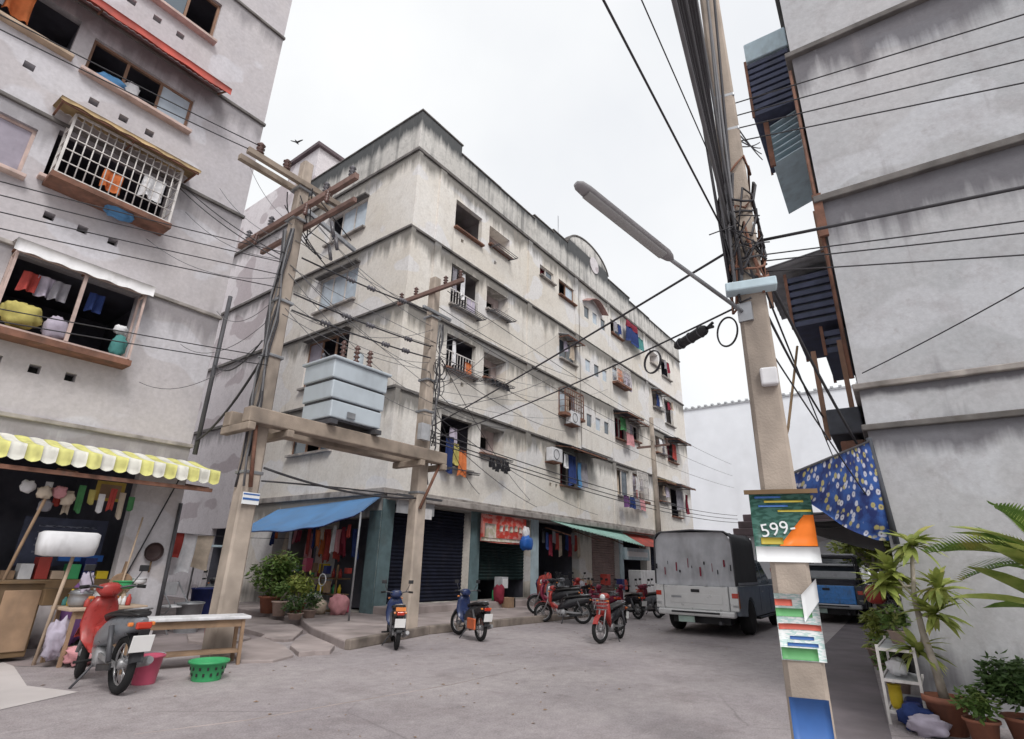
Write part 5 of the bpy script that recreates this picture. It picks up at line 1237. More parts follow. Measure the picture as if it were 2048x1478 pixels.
def bucket(name, label, c, r0, r1, h, m, cat='bucket', holes=False):
    t = thing(name, label, cat, c)
    MB().lathe([(r0*.3, .008), (r0, 0), (r0, .004), (r1, h), (r1+.015, h), (r1+.015, h-.025), (r1-.008, h-.02), (r0-.01, .015), (r0*.3, .015)], (0, 0, 0), 20).build('body', m, t, local=True)
    if holes:
        for k in range(14):
            a = 2*PI*k/14; rr_ = r0+(r1-r0)*.55
            for z, s in ((.35, .0), (.65, .22)):
                rr_ = r0+(r1-r0)*z; MB().obox((rr_*math.cos(a+s), rr_*math.sin(a+s), h*z), (.006, .022, h*.16), Matrix.Rotation(a+s, 3, 'Z')).build('slot', 'hole', t, local=True)
    else:
        MB().tube([(r1*math.cos(a), r1*math.sin(a)*.4-r1*.4, h+.02*math.sin(a)) for a in [PI*k/8 for k in range(9)]], .005, 5).build('handle', 'steel', t, local=True)
    return t
bucket('plastic_bucket', 'pink plastic bucket between the red motorbike and the low table', (2.98, 7.12, 0), .11, .145, .28, 'plastic_pink')
bucket('plastic_basket', 'green plastic basket on the road under the left pole', (3.52, 6.86, 0), .15, .20, .20, 'plastic_green', 'basket', True)
# leaning lamp-like white sign on a stick
t = thing('stick_sign', 'white plastic box on a leaning wooden stick before left shop', 'sign', (2.50, 9.10, 0))
MB().tube([(2.52, 9.13, 0), (2.56, 9.10, .7), (2.60, 9.08, 1.28)], .022, 7).build('stick', 'wood_pale', t)
MB().ring([rr_ring((2.50, 9.05, z), (1, 0, 0), (0, 1, 0), a, b, 20, 4.0) for z, a, b in ((1.26, .22, .10), (1.28, .30, .15), (1.40, .32, .17), (1.54, .32, .17), (1.565, .28, .14))]).build('box', 'plastic_white', t)
t = thing('post', 'thin wooden post inside the left shopfront', 'post', (2.25, 10.2, 0))
MB().tube([(2.10, 10.3, 0), (2.28, 10.25, 1.3), (2.42, 10.2, 2.2)], .022, 7).build('shaft', 'wood', t)
for i, (x, z, m) in enumerate(((2.36, 2.12, 'cloth_beige'), (2.55, 2.15, 'cloth_pink'), (2.68, 2.06, 'cloth_beige'), (2.45, 1.95, 'cloth_grey'), (2.2, 2.2, 'cloth_white'))):
    lump('hanging_bag', m, (x, 10.2+.05*i, z), (.085, .05, .085), i+20, ('beige bag nearest', 'pink bag beside', 'beige bag farthest along', 'grey bag below the others on', 'white bag left of')[i]+' the thin post top in left shop', 'bag', 'bags hung on the post in the left shop')
# brown cabinet and stall counter
t = thing('cabinet', 'brown wooden cabinet at the left edge of the shop', 'cabinet', (1.9, 9.7, 0))
MB().box(1.2, 9.55, .05, 2.52, 10.0, .92).build('body', 'wood_brown', t, bevel=.01)
for x in (1.25, 1.69, 2.12): MB().box(x, 9.53, .12, x+.38, 9.549, .84).build('door_panel', 'wood', t, bevel=.008)
MB().box(1.15, 9.5, .921, 2.57, 10.05, .95).build('top', 'wood_brown', t)
st = table('stall_table', 'cluttered wooden stall table inside left shop', 2.6, 8.75, 3.5, 9.35, .66, 'wood_pale', 'wood', R(4), shelf=True)
def pot(name, label, c, r, h, m, cat='pot', group=None, lid=None):
    t = thing(name, label, cat, c, 0, group)
    MB().lathe([(r*.7, 0), (r*.95, h*.2), (r, h*.6), (r*.95, h), (r*1.06, h), (r*1.06, h*.95), (r*.88, h*.93), (r*.7, .01)], (0, 0, 0), 16).build('body', m, t, local=True)
    if lid: MB().lathe([(r, h+.002), (r*.9, h+.03), (r*.2, h+.05), (r*.15, h+.08), (.01, h+.085)], (0, 0, 0), 16).build('lid', lid, t, local=True)
    return t
pot('cooking_pot', 'steel cooking pot on the stall table', (2.78, 9.0, .66), .13, .16, 'steel', lid='steel')
pot('bowl', 'green bowl on the stall table beside the column', (3.28, 9.1, .86), .14, .10, 'plastic_green', 'bowl')
pot('bowl', 'white bowl beside the green one on the stall', (3.42, 9.0, .92), .09, .08, 'plastic_white', 'bowl')
pot('jar', 'pale jar at the back of the stall table', (3.05, 9.2, .66), .08, .2, 'plastic_white', 'jar')
lump('white_bag', 'cloth_lilac', (2.78, 8.92, .95), (.07, .06, .12), 31, 'pale carrier bag slumped on the stall pot', 'bag', nz=.4)
lump('grey_bag', 'cloth_lilac', (2.60, 8.85, .30), (.11, .09, .2), 33, 'pale cloth bag hanging beside the leaning stick', 'bag', nz=.4)
lump('pink_bag', 'cloth_pink', (2.88, 8.7, .12), (.18, .12, .10), 35, 'pink bags piled on the ground under the stall', 'bag', nz=.4)
MB().box(2.5, 9.4, .655, 3.4, 9.6, .86).build('food_crate', 'wood_brown', label='low dark crate at the back of the stall', cat='crate', bevel=.01)
# things further back in the shop
t = thing('menu_board', 'dark blue menu board with faint writing at the back of left shop', 'board', (3.2, 11.6, 1.0))
MB().box(2.55, 11.6, 1.1, 3.7, 11.63, 1.85).build('panel', 'navy_sheet', t)
print_mat('chalk', (0.03, 0.04, 0.07), (0.22, 0.24, 0.32), 14, (1, 1, 5))
for i in range(5): MB().box(2.75, 11.59, 1.3+i*.1, 3.45+.1*math.sin(i*2), 11.598, 1.33+i*.1).build('writing_line', 'chalk', t)
MB().box(3.05, 11.3, 1.18, 3.66, 11.36, 1.28).build('blue_sign', 'plastic_blue', label='bright blue strip sign at the back of left shop', cat='sign', bevel=.005)
t = thing('gilt_plaque', 'small yellow framed picture high inside left shop', 'picture', (3.44, 11.0, 2.15))
MB().box(3.2, 11.0, 2.14, 3.62, 11.02, 2.46).build('frame', 'brass_sign', t); MB().box(3.26, 10.99, 2.19, 3.56, 10.999, 2.41).build('image', 'wood', t)
MB().box(1.9, 10.9, 1.05, 2.15, 10.92, 1.12).build('price_card', 'paper', label='small white card in the dark of left shop', cat='card')
for i, (x, z, m) in enumerate(((2.5, .6, 'plastic_navy'), (2.9, .5, 'room'), (3.3, .7, 'cloth_purple'), (3.6, .6, 'cloth_black'), (2.2, .5, 'cloth_maroon'))):
    lump('sack', m, (x, 10.7, z*.6), (.2, .18, z*.6), 40+i, ('navy', 'dull grey', 'purple', 'black', 'maroon')[i]+' sack stored at the back of left shop', 'sack', 'sacks at the back of the left shop')
# small wares crowding the stall
rs_ = random.Random(77)
for k in range(16):
    x, y = 2.68+rs_.random()*.75, 8.82+rs_.random()*.46; h = rs_.uniform(.08, .2); m = ('plastic_white', 'plastic_red', 'steel', 'plastic_yellow', 'cloth_teal', 'wood_pale', 'cloth_beige')[k % 7]
    MB().lathe([(.028, 0), (.032, h*.1), (.03, h*.7), (.014, h*.85), (.014, h), (.002, h+.002)], (x, y, .662), 9).build('condiment_jar', m, label=('white', 'red', 'steel', 'yellow', 'teal', 'brown', 'beige')[k % 7]+' condiment jar crowded on the stall table', cat='jar', group='jars on the stall table')
for k in range(9):
    x = 2.45+.14*k; m = ('cloth_white', 'cloth_red', 'cloth_beige', 'cloth_green', 'cloth_yellow')[k % 5]
    cloth((x, 10.45, 2.3-.05*(k % 3)), (1, 0, 0), .09, .22+.06*(k % 4), m[6:], m[6:]+' sachet strip hanging inside left shop', 'sachet strips in the left shop', 'sachet_strip', .006, 0, 'packet')
for k in range(7):
    x = 2.35+.2*k; h = .12+.1*((k*7) % 3); MB().box(x, 11.05, .92, x+.16, 11.3, .92+h).build('carton', ('wood', 'plastic_white', 'plastic_red', 'wood_pale', 'plastic_green', 'plastic_navy', 'plastic_yellow')[k], label=('brown', 'white', 'red', 'tan', 'green', 'navy', 'yellow')[k]+' carton on the back counter of left shop', cat='carton', bevel=.006)
MB().box(2.2, 10.98, 0.02, 3.75, 11.38, .915).build('back_counter', 'wood_brown', label='dark wooden counter at the back of left shop', cat='counter', bevel=.01)
# wok and board on the column
t = thing('hanging_wok', 'dark wok hanging on the left shop column', 'wok', (4.20, YF-.14, 1.2))
MB().lathe([(.02, .03), (.09, .02), (.145, -.03), (.155, -.035), (.10, .0), (.02, .01)], (4.20, YF-.14, 1.36), 18, 'Y').build('pan', 'wok', t)
MB().tube([(4.20, YF-.15, 1.21), (4.19, YF-.16, 1.03)], .014, 6).build('handle', 'wood_brown', t)
t = thing('chopping_board', 'brown round board leaning on the left shop column', 'board', (3.72, 10.4, .65))
MB().lathe([(.16, 0), (.17, .01), (.17, .03), (.16, .04)], (3.72, 10.45, .86), 18, 'Y').build('disc', 'wood', t); MB().beam((3.72, 10.47, 1.02), (3.74, 10.47, 1.2), .05, .03).build('handle', 'wood', t)
t = thing('dry_broom', 'broom leaning between stall and column', 'broom', (3.6, 10.3, 0))
MB().tube([(3.62, 10.25, .25), (3.85, 10.6, 1.9)], .014, 6).build('stick', 'wood_pale', t)
MB().ring([rr_ring((3.6-.01*k, 10.22-.01*k, .27-.06*k), (1, 0, 0), (0, 1, 0), .03+.022*k, .02+.01*k, 10) for k in range(5)]).build('head', 'wood_brown', t)
# alley mouth
for i, (x, y, r, h, m, lb) in enumerate(((4.9, 9.6, .14, .34, 'plastic_red', 'orange-red bin behind the low table'), (5.2, 11.2, .22, .5, 'steel', 'grey drum at the alley mouth'), (5.9, 12.2, .25, .7, 'plastic_navy', 'navy barrel in the alley'))):
    bucket('bin', lb, (x, y, 0), r*.85, r, h, m, 'bin')
t = thing('folding_chair', 'pale metal folding chair at the alley mouth', 'chair', (4.95, 11.3, 0), R(20))
MB().box(-.2, -.2, .43, .2, .2, .46).build('seat', 'plastic_white', t, local=True, bevel=.01)
for sx in (-1, 1):
    MB().tube([(sx*.19, -.2, 0), (sx*.19, .2, .5)], .012, 6).build('leg', 'steel', t, local=True); MB().tube([(sx*.2, .22, 0), (sx*.2, -.15, .45), (sx*.2, .22, .85)], .012, 6).build('leg', 'steel', t, local=True)
MB().box(-.19, .19, .62, .19, .215, .84).build('backrest', 'plastic_white', t, local=True, bevel=.01)
for i, (x, y, w, h, cl) in enumerate(((4.9, 12.4, .5, .6, 'pink'), (5.5, 12.8, .5, .8, 'white'), (6.0, 13.2, .6, .7, 'beige'), (5.2, 12.6, .4, .5, 'red'))):
    cloth((x, y, 1.75), (1, -.3, 0), w, h, cl, ('pink', 'white', 'beige', 'red')[i]+' cloth on a line across the alley', 'clothes on the alley line')
wire((4.5, 12.3, 1.78), (9.2, 14.2, 1.85), .006, .06, 'clothes line strung across the alley', None)
t = thing('parasol_sheet', 'pale blue sheet stall roof in the alley under blue tarp', 'canopy', (6.8, 15.5, 0))
MB().box(6.0, 15.0, 1.55, 7.6, 16.6, 1.6).build('sheet', 'paleblue_paint', t)
for x, y in ((6.05, 15.05), (7.55, 15.05), (6.05, 16.55), (7.55, 16.55)): MB().box(x-.02, y-.02, 0, x+.02, y+.02, 1.55).build('post', 'steel', t)
MB().box(4.9, 15.5, .0, 6.2, 16.4, 1.1).build('covered_cart', 'slate_sheet', label='dark covered cart deep in the alley', cat='cart', bevel=.08)

# ================================================================== MIDDLE GROUND FLOOR
# blue tarp
t = thing('tarp_awning', 'sagging blue tarpaulin awning over the corner stall', 'awning', (8.5, 12.8, 1.9))
def tarp(u, v):
    a = V(9.2, 10.95, 2.84); b = V(9.2, 15.6, 2.68); c = V(7.85, 9.9, 2.34); d = V(7.8, 14.9, 2.0)
    m_ = V(7.8, 11.6, 1.80)
    top = a.lerp(b, u); bot = (c*(1-u)**2+m_*2*u*(1-u)*1.0+d*u*u)
    p = top.lerp(bot, v); p.z -= .10*math.sin(PI*v)*math.sin(PI*u)-.02*math.sin(u*22+v*3)*v
    return p
MB().sheet(tarp, 24, 10, .008).build('sheet', 'blue_tarp', t)
MB().tube([tarp(k/12, 1.0)-V(0, 0, .012) for k in range(13)], .014, 6).build('edge_rope', 'plastic_navy', t)
for u in (.02, .98):
    p = tarp(u, 1.0); MB().tube([(p.x, p.y, .0 if u > .5 else .13), p], .022, 6).build('pole', 'steel', t)
MB().tube([tarp(.98, 1), V(9.2, 16.2, 2.4)], .006, 4).build('guy_rope', 'cable', t)
# stall goods
for i, (y, z, w, h, cl) in enumerate(((11.5, 2.1, .35, .7, 'navy'), (11.85, 2.05, .32, .6, 'maroon'), (12.2, 2.1, .36, .75, 'red'), (12.55, 2.1, .34, .8, 'red'), (12.9, 2.05, .3, .6, 'orange'), (13.25, 2.0, .3, .8, 'pink'))):
    cloth((9.0-.1*(i % 2), y, z-.05), (.1, 1, 0), w, h, cl, cl+(' garment, nearest the corner,' if i == 0 else ' garment')+' hanging under blue tarp'+(' beside the column' if i == 2 else ' in the middle' if i == 3 else ''), 'garments hanging under the blue tarp')
wire((9.0, 11.2, 2.1), (8.95, 13.9, 2.05), .005, .03, 'garment line under blue tarp', None)
t = thing('display_shelf', 'dark shelf of bottles under the hanging garments', 'shelf', (8.9, 12.3, .13))
for z in (.14, .5, .86): MB().box(8.7, 11.7, z, 9.12, 13.0, z+.03).build('shelf_board', 'wood_brown', t)
for y in (11.7, 12.35, 12.97): MB().box(8.7, y, .13, 8.74, y+.03, 1.2).build('upright', 'wood_brown', t)
rb = random.Random(9)
for z in (.17, .53, .89):
    for k in range(8):
        c = (8.82+rb.random()*.1, 11.82+k*.15, z)
        m = rb.choice(('plastic_white', 'plastic_green', 'plastic_navy', 'plastic_red', 'cloth_teal', 'plastic_yellow'))
        MB().lathe([(.045, 0), (.045, .13), (.02, .17), (.018, .21), (.001, .212)], c, 8).build('bottle', m, label=m.split('_')[1]+' bottle on the '+{.17: 'lowest', .53: 'middle', .89: 'top'}[z]+' board of the dark stall shelf', cat='bottle', group='bottles on the stall shelf')
for i, (x, y, z, r_, m) in enumerate(((8.35, 12.0, .13, .2, 'plastic_white'), (8.2, 11.55, .13, .16, 'cloth_beige'), (8.5, 11.2, .13, .2, 'cloth_pink'), (8.1, 12.4, .13, .16, 'cloth_grey'))):
    lump('goods_bag', m, (x, y, z+r_), (r_, r_, r_*1.1), 60+i, ('white', 'beige', 'pink', 'grey')[i]+' bag of goods on the pavement under blue tarp', 'bag')
MB().box(8.05, 12.7, .135, 8.5, 13.2, .45).build('white_crate', 'plastic_white', label='white crate on the pavement beside potted plants', cat='crate', bevel=.02)
t = thing('standing_fan', 'small appliance with round grille under blue tarp', 'fan', (8.3, 11.7, .13))
MB().tube([(8.3, 11.7, .14), (8.3, 11.7, .75)], .014, 6).build('stem', 'steel', t); MB().torus((8.3, 11.68, .86), .13, .012, 18, 6, 'X').build('grille', 'plastic_white', t); MB().lathe([(.12, 0), (.12, .02), (.03, .03)], (8.3, 11.7, .135), 14).build('foot', 'plastic_white', t)
rg = random.Random(19)
for k in range(22):
    y = 11.2+rg.random()*3.6; x = 8.6+rg.random()*.5; w = rg.uniform(.10, .22); h = rg.uniform(.12, .4); z = .13+(k % 3)*.42
    nm = ('red', 'white', 'navy', 'green', 'brown', 'yellow', 'pink')[k % 7]
    MB().box(x-w/2, y-w/2, z+.002*k, x+w/2, y+w/2, z+h).build('goods_box', ('plastic_red', 'plastic_white', 'plastic_navy', 'plastic_green', 'wood', 'plastic_yellow', 'plastic_pink')[k % 7], label=nm+' box among the goods stacked under blue tarp', cat='box', group='boxes stacked under the blue tarp', bevel=.008)
for k in range(14):
    cl = ('red', 'maroon', 'pink', 'white', 'beige', 'orange', 'navy')[k % 7]
    cloth((8.6+.05*(k % 4), 11.3+k*.26, 2.12-.05*(k % 3)), (.1, 1, 0), .12+.05*(k % 3), .3+.12*(k % 4), cl, cl+' packet strip dangling at the front of the corner stall', 'packets dangling at the corner stall', 'packet_strip', .015, .0, 'packet')
# plants at the alley side
def potted(label, c, pr_, ph, pm_, leaf, crown, cnt, lsz, seed, group=None, stems=4, asp=.45):
    t = thing('potted_plant', label, 'plant', c, 0, group); cx, cy, cz = c
    MB().lathe([(pr_*.68, 0), (pr_*.95, ph*.9), (pr_*1.08, ph*.9), (pr_*1.08, ph), (pr_*.92, ph), (pr_*.9, ph*.88)], (0, 0, 0), 18).build('pot', pm_, t, local=True)
    MB().lathe([(pr_*.9, ph*.87), (pr_*.01, ph*.9)], (0, 0, 0), 14).build('soil', 'soil', t, local=True)
    rs = random.Random(seed); sm = MB()
    for k in range(stems):
        e = (rs.uniform(-1, 1)*crown[0]*.5, rs.uniform(-1, 1)*crown[1]*.5, ph+crown[2]*rs.uniform(.7, 1.5))
        sm.tube([(rs.uniform(-.3, .3)*pr_, rs.uniform(-.3, .3)*pr_, ph*.85), (e[0]*.5, e[1]*.4, (ph+e[2])/2), e], [.014, .010, .005], 5)
    sm.build('stem', 'bark', t, local=True)
    fo = MB()
    for k in range(6):
        a = rs.uniform(0, 6.28); o = rs.random()*.55
        scatter_leaves(fo, (crown[0]*o*math.cos(a), crown[1]*o*math.sin(a), ph+crown[2]*(1+rs.uniform(-.5, .5))), (crown[0]*.6, crown[1]*.6, crown[2]*.55), cnt//6, lsz, seed*10+k, 1, asp)
    fo.build('foliage', leaf, t, local=True); return t
potted('large leafy bush in a red pot left of the red garments', (7.55, 12.5, .13), .24, .36, 'terracotta', 'leaf_mid', (.55, .55, .52), 1500, .13, 3)
potted('yellow-green plant beside the large leafy bush', (7.75, 11.7, .13), .18, .26, 'terracotta', 'leaf_lime', (.30, .30, .38), 500, .12, 4)
potted('low plant in a pink pot in front of the large bush', (7.35, 11.75, .13), .17, .3, 'pot_pale', 'leaf_mid', (.24, .24, .2), 320, .09, 5)
potted('small dark plant at the foot of the stall', (7.6, 11.0, .13), .15, .16, 'pot_pale', 'leaf_dark', (.28, .26, .2), 380, .08, 6)
potted('low spreading plant at the alley corner kerb', (7.2, 10.9, .13), .16, .12, 'pot_pale', 'leaf_dark', (.32, .3, .18), 420, .08, 7)
# banner and bag over the second shop
t = thing('shop_banner', 'red and pink printed banner over the second shop door', 'banner', (14.0, 10.55, 1.95))
MB().sheet(lambda u, v: (12.75+2.35*u, 10.62+.03*math.sin(u*7), 1.93+.78*v-.03*math.sin(PI*u)*(1-v)), 16, 6, .006).build('sheet', 'banner_print', t)
print_mat('banner_pale', (0.68, 0.60, 0.56), (0.50, 0.46, 0.34), 8.0, (1, 1, 1))
MB().sheet(lambda u, v: (12.95+.55*u, 10.605+.03*math.sin((.08+u*.24)*7), 1.97+.48*v), 5, 4, .004).build('printed_figure', 'banner_pale', t)
MB().sheet(lambda u, v: (12.78+2.28*u, 10.600+.03*math.sin(u*7), 1.945+.10*v), 12, 2, .004).build('printed_band', 'banner_pale', t)
for k in range(5): MB().sheet(lambda u, v, k=k: (13.65+.24*k+.16*u, 10.602+.03*math.sin((.4+k*.1)*7), 2.25+.03*(k % 2)+.17*v), 2, 2, .004).build('print_mark', 'banner_pale', t)
lump('hanging_bag', 'plastic_blue', (14.72, 10.35, 1.95), (.24, .16, .22), 71, 'blue lower bag hanging beside the red banner', 'bag', nz=.15)
lump('hanging_bag', 'cloth_white', (14.75, 10.4, 2.25), (.15, .10, .20), 72, 'white bag top hanging beside the red banner', 'bag', nz=.15)
for i, (x, y, z, m, r_) in enumerate(((13.3, 10.3, .3, 'cloth_maroon', .2), (15.3, 10.0, .3, 'cloth_red', .34), (15.5, 10.2, .3, 'cloth_navy', .3), (16.4, 10.0, .13, 'cloth_black', .35), (17.3, 9.9, .13, 'cloth_grey', .3))):
    lump('goods_bag', m, (x, y, z+r_), (r_*.8, r_*.7, r_*1.2), 80+i, ('maroon sack on the step by the second shop', 'red sack on the step by the pale column', 'navy sack on the step by the pale column', 'black sack beside the dark open shopfront', 'grey sack beside the dark open shopfront')[i], 'sack')
# stock crowding the shopfronts
rk_ = random.Random(29)
for k in range(26):
    x = (13.2, 16.3, 17.0, 18.2, 20.2, 21.0)[k % 6]+rk_.uniform(0, .7); y = 10.0+rk_.random()*.55; w = rk_.uniform(.14, .3); z = .3 if y > 10.3 else .13; z += .32*(k//13); h = rk_.uniform(.2, .45)
    nm, m = (('brown', 'wood'), ('blue', 'plastic_navy'), ('red', 'plastic_red'), ('white', 'plastic_white'), ('grey', 'grey_sheet'), ('green', 'plastic_green'), ('black', 'black_plastic'))[k % 7]
    MB().box(x-w/2, y-w/2, z+.001*k, x+w/2, y+w/2, z+h).build('stock_box', m, label=nm+' stock box piled before the '+('second' if x < 15 else 'open dark' if x < 19.5 else 'pinkish-shuttered')+' shopfront', cat='box', group='stock piled at the shopfronts', bevel=.008)
for k in range(12):
    x = 16.3+.22*k; cl = ('black', 'navy', 'maroon', 'grey', 'red', 'beige')[k % 6]
    cloth((x, 10.75, 2.45-.06*(k % 3)), (1, 0, 0), .18, .4+.15*(k % 3), cl, cl+' item hanging inside the open dark shopfront', 'items hanging in the open dark shopfront', 'hanging_item', .02, 0, 'merchandise')
# awnings beyond
t = thing('sheet_awning', 'pale green sheet awning over the open dark shop', 'awning', (18.8, 10.3, 2.2))
MB().sheet(lambda u, v: (16.3+6.0*u, YF-.1-1.15*v, 2.86-.62*v*(.55+.45*u)-.10*u+.012*math.cos(u*150)), 150, 4, .01).build('sheet', 'green_sheet', t)
for x in (16.5, 18.5, 20.5, 22.2): MB().beam((x, YF-.1, 2.55), (x, YF-1.15, 2.28-.03*(x-16)), .03, .03).build('bracket', 'rust', t)
t = thing('sheet_awning', 'small rusty red awning right of the green one', 'awning', (23.6, 10.4, 2.2))
MB().sheet(lambda u, v: (22.7+2.6*u, YF-.1-.9*v, 2.72-.55*v), 20, 4, .012).build('sheet', 'red_sheet', t)
for x in (22.8, 25.1): MB().beam((x, YF-.1, 2.4), (x, YF-.9, 2.2), .03, .03).build('bracket', 'rust', t)
t = thing('shop_sign', 'pale blue fascia sign under the rusty red awning', 'sign', (24, 10.7, 1.6))
MB().box(22.7, YF-.16, 1.62, 25.3, YF-.06, 2.12).build('panel', 'paleblue_paint', t); MB().box(22.9, YF-.17, 1.75, 25.1, YF-.161, 1.97).build('lettering_panel', 'paper', t)
MB().box(23.0, 10.2, .3, 24.6, 10.8, 1.2).build('drinks_fridge', 'plastic_white', label='white drinks cabinet under the pale blue sign', cat='fridge', bevel=.03)
t = thing('shop_sign', 'light grey fascia board above the dark corner shutter', 'sign', (10.6, 10.5, 2.4))
MB().box(9.4, YF-.36, 2.45, 10.7, YF-.31, 2.80).build('panel', 'grey_sheet', t)
MB().box(9.95, YF-.38, 2.36, 10.6, YF-.365, 2.62).build('lower_panel', 'white_sheet', t)

# ================================================================== LAUNDRY AND WINDOW LIFE ON THE FACADES
LX = (1, 0, 0)
cloth((.15, YF-.02, 10.5), LX, .35, .62, 'orange', 'bright orange cloth in the top-left window', None)
cloth((-.15, YF-.03, 10.5), LX, .28, .6, 'grey', 'grey striped cloth beside the orange one, top-left window', None)
lump('bundle', 'cloth_blue', (1.62, YF+.05, 9.74), (.22, .12, .12), 91, 'blue bundle on the sill under the red awning', 'bundle')
lump('bundle', 'cloth_white', (1.95, YF+.1, 9.84), (.14, .10, .18), 92, 'white bundle on the sill under the red awning', 'bundle')
cloth((2.05, YF-.30, 7.75), LX, .30, .36, 'orange', 'orange cloth behind the white cage bars', None)
cloth((2.65, YF-.32, 8.05), LX, .36, .48, 'white', 'white checked cloth behind the white cage bars', None)
lump('bundle', 'cloth_blue', (2.3, YF-.25, 7.08), (.22, .14, .10), 93, 'blue bundle under the barred window cage', 'bundle')
lump('bundle', 'cloth_yellow', (1.55, YF-.1, 4.78), (.25, .16, .2), 94, 'yellow-green bundle in the open balcony cage', 'bundle')
lump('bundle', 'cloth_teal', (2.85, YF-.22, 4.68), (.11, .11, .2), 95, 'green bag in the corner of the open balcony cage', 'bundle')
lump('bundle', 'cloth_lilac', (2.0, YF-.1, 4.72), (.16, .12, .2), 96, 'pale crate-like bundle behind the cage mullion', 'bundle')
lump('bundle', 'cloth_white', (2.85, YF-.12, 5.02), (.1, .08, .08), 97, 'white bundle above the green bag', 'bundle')
for i, (x, cl) in enumerate(((1.4, 'red'), (1.6, 'lilac'), (1.8, 'grey'), (2.3, 'navy'))):
    cloth((x+.1, YF-.05, 5.55), LX, .22, .35, cl, cl+' garment hung high in the open balcony cage', None)
# middle block, first bay
cloth((11.3, YF-.2, 4.75), LX, .35, 1.0, 'navy', 'dark blue garment hanging from the lowest corner balcony', None)
cloth((11.85, YF-.22, 4.45), LX, .30, .75, 'orange', 'bright orange cloth hanging from the lowest corner balcony', None)
cloth((11.58, YF-.2, 4.6), LX, .22, .6, 'yellow', 'yellow cloth beside the orange one, lowest corner balcony', None)
cloth((11.6, YF-.05, 5.1), LX, .3, .55, 'lilac', 'pale garment inside the lowest corner balcony', None)
for i in range(7): cloth((13.0+.15*i, YF-.38, 4.42), LX, .07, .30+.05*(i % 3), 'black', 'small dark sock hanging from the rack', 'dark socks on the rack of the second window')
for i in range(5): cloth((13.0+.2*i, YF-.36, 7.0), LX, .1, .22, 'black', 'small dark cloth on the rack one floor higher', 'dark cloths on the middle rack')
cloth((11.5, YF+.05, 7.9), LX, .12, .8, 'white', 'white curtain strip in the middle corner balcony', None)
cloth((11.3, YF+.05, 10.4), LX, .25, .8, 'grey', 'grey garment in the upper corner balcony', None)
cloth((11.7, YF+.05, 10.4), LX, .2, .9, 'white', 'white garment in the upper corner balcony', None)
cloth((12.1, YF+.0, 9.6), LX, .35, .5, 'lilac', 'lilac towel on the upper balcony rail', None)
cloth((12.15, YF+.0, 7.35), LX, .30, .45, 'orange', 'faded orange towel on the middle balcony rail', None)
# second bay and beyond
cloth((18.0, YF-.35, 5.3), LX, .5, 1.1, 'navy', 'navy garment under the slate window awning', None)
cloth((18.5, YF-.38, 5.1), LX, .3, .9, 'blue', 'blue shirt under the slate window awning', None)
cloth((19.0, YF-.30, 5.2), LX, .5, 1.0, 'grey', 'grey garment under the slate window awning', None)
cloth((17.6, YF-.3, 5.3), LX, .3, .5, 'white', 'white garment under the slate window awning', None)
sheet_awning('window_awning', 'slate awning over laundry on the lowest middle window', 17.3, 20.2, YF-.01, 5.78, YF-.75, 5.52, 'slate_sheet')
cloth((22.9, YF-.2, 10.4), LX, .45, .7, 'orange', 'orange cloth in the far upper window', None)
cloth((23.6, YF-.25, 10.4), LX, .8, .9, 'lilac', 'patterned lilac cloth in the far upper window', None)
cloth((24.4, YF-.3, 13.1), LX, 1.4, .9, 'navy', 'dark blue cloth high on the far facade', None)
cloth((25.4, YF-.3, 12.9), LX, .8, .7, 'teal', 'teal cloth high on the far facade', None)
cloth((24.4, YF-.3, 13.4), LX, 1.3, .4, 'maroon', 'maroon cloth high on the far facade', None)
sheet_awning('window_awning', 'slate awning over the far third-floor window', 22.3, 24.1, YF-.01, 8.2, YF-.8, 8.02, 'slate_sheet')
cloth((22.8, YF-.3, 7.9), LX, .5, .6, 'green', 'green cloth under the far slate awning', None)
cloth((23.5, YF-.3, 7.3), LX, .7, .6, 'pink', 'pink cloth under the far slate awning', None)
sheet_awning('window_awning', 'slate awning over the farthest third-floor window', 28.6, 30.7, YF-.01, 8.2, YF-.8, 8.0, 'slate_sheet')
cloth((29.2, YF-.3, 7.8), LX, .5, .8, 'red', 'red cloth under the farthest slate awning', None)
sheet_awning('window_awning', 'grey awning over the farthest second-floor window', 28.6, 30.8, YF-.01, 5.7, YF-.8, 5.5, 'grey_sheet')
cloth((29.5, YF-.3, 5.3), LX, .9, 1.0, 'grey', 'grey sheet drying at the farthest second-floor window', None)
cloth((30.6, YF-.3, 5.2), LX, .4, 1.0, 'maroon', 'maroon garment at the farthest second-floor window', None)
for i, cl in enumerate(('purple', 'navy', 'grey', 'pink')): cloth((22.6+.55*i, YF-.4, 4.3), LX, .45, .5, cl, cl+' garment below the far second-floor window', None)
pm('faded_red', (0.40, 0.24, 0.22), 0.8, var=0.25, dirt=0.5)
t = thing('arched_canopy', 'faded red curved canopy high by the stairwell', 'awning', (21.0, YF, 12.6))
MB().sheet(lambda u, v: (19.6+1.9*u, YF-.07-.35*v, 12.75+.42*math.sin(PI*u)-.12*v), 14, 4, .02).build('sheet', 'faded_red', t)
rw = random.Random(41)
cols_ = ('lilac', 'grey', 'beige', 'navy', 'grey', 'white', 'maroon', 'lilac', 'beige', 'white')
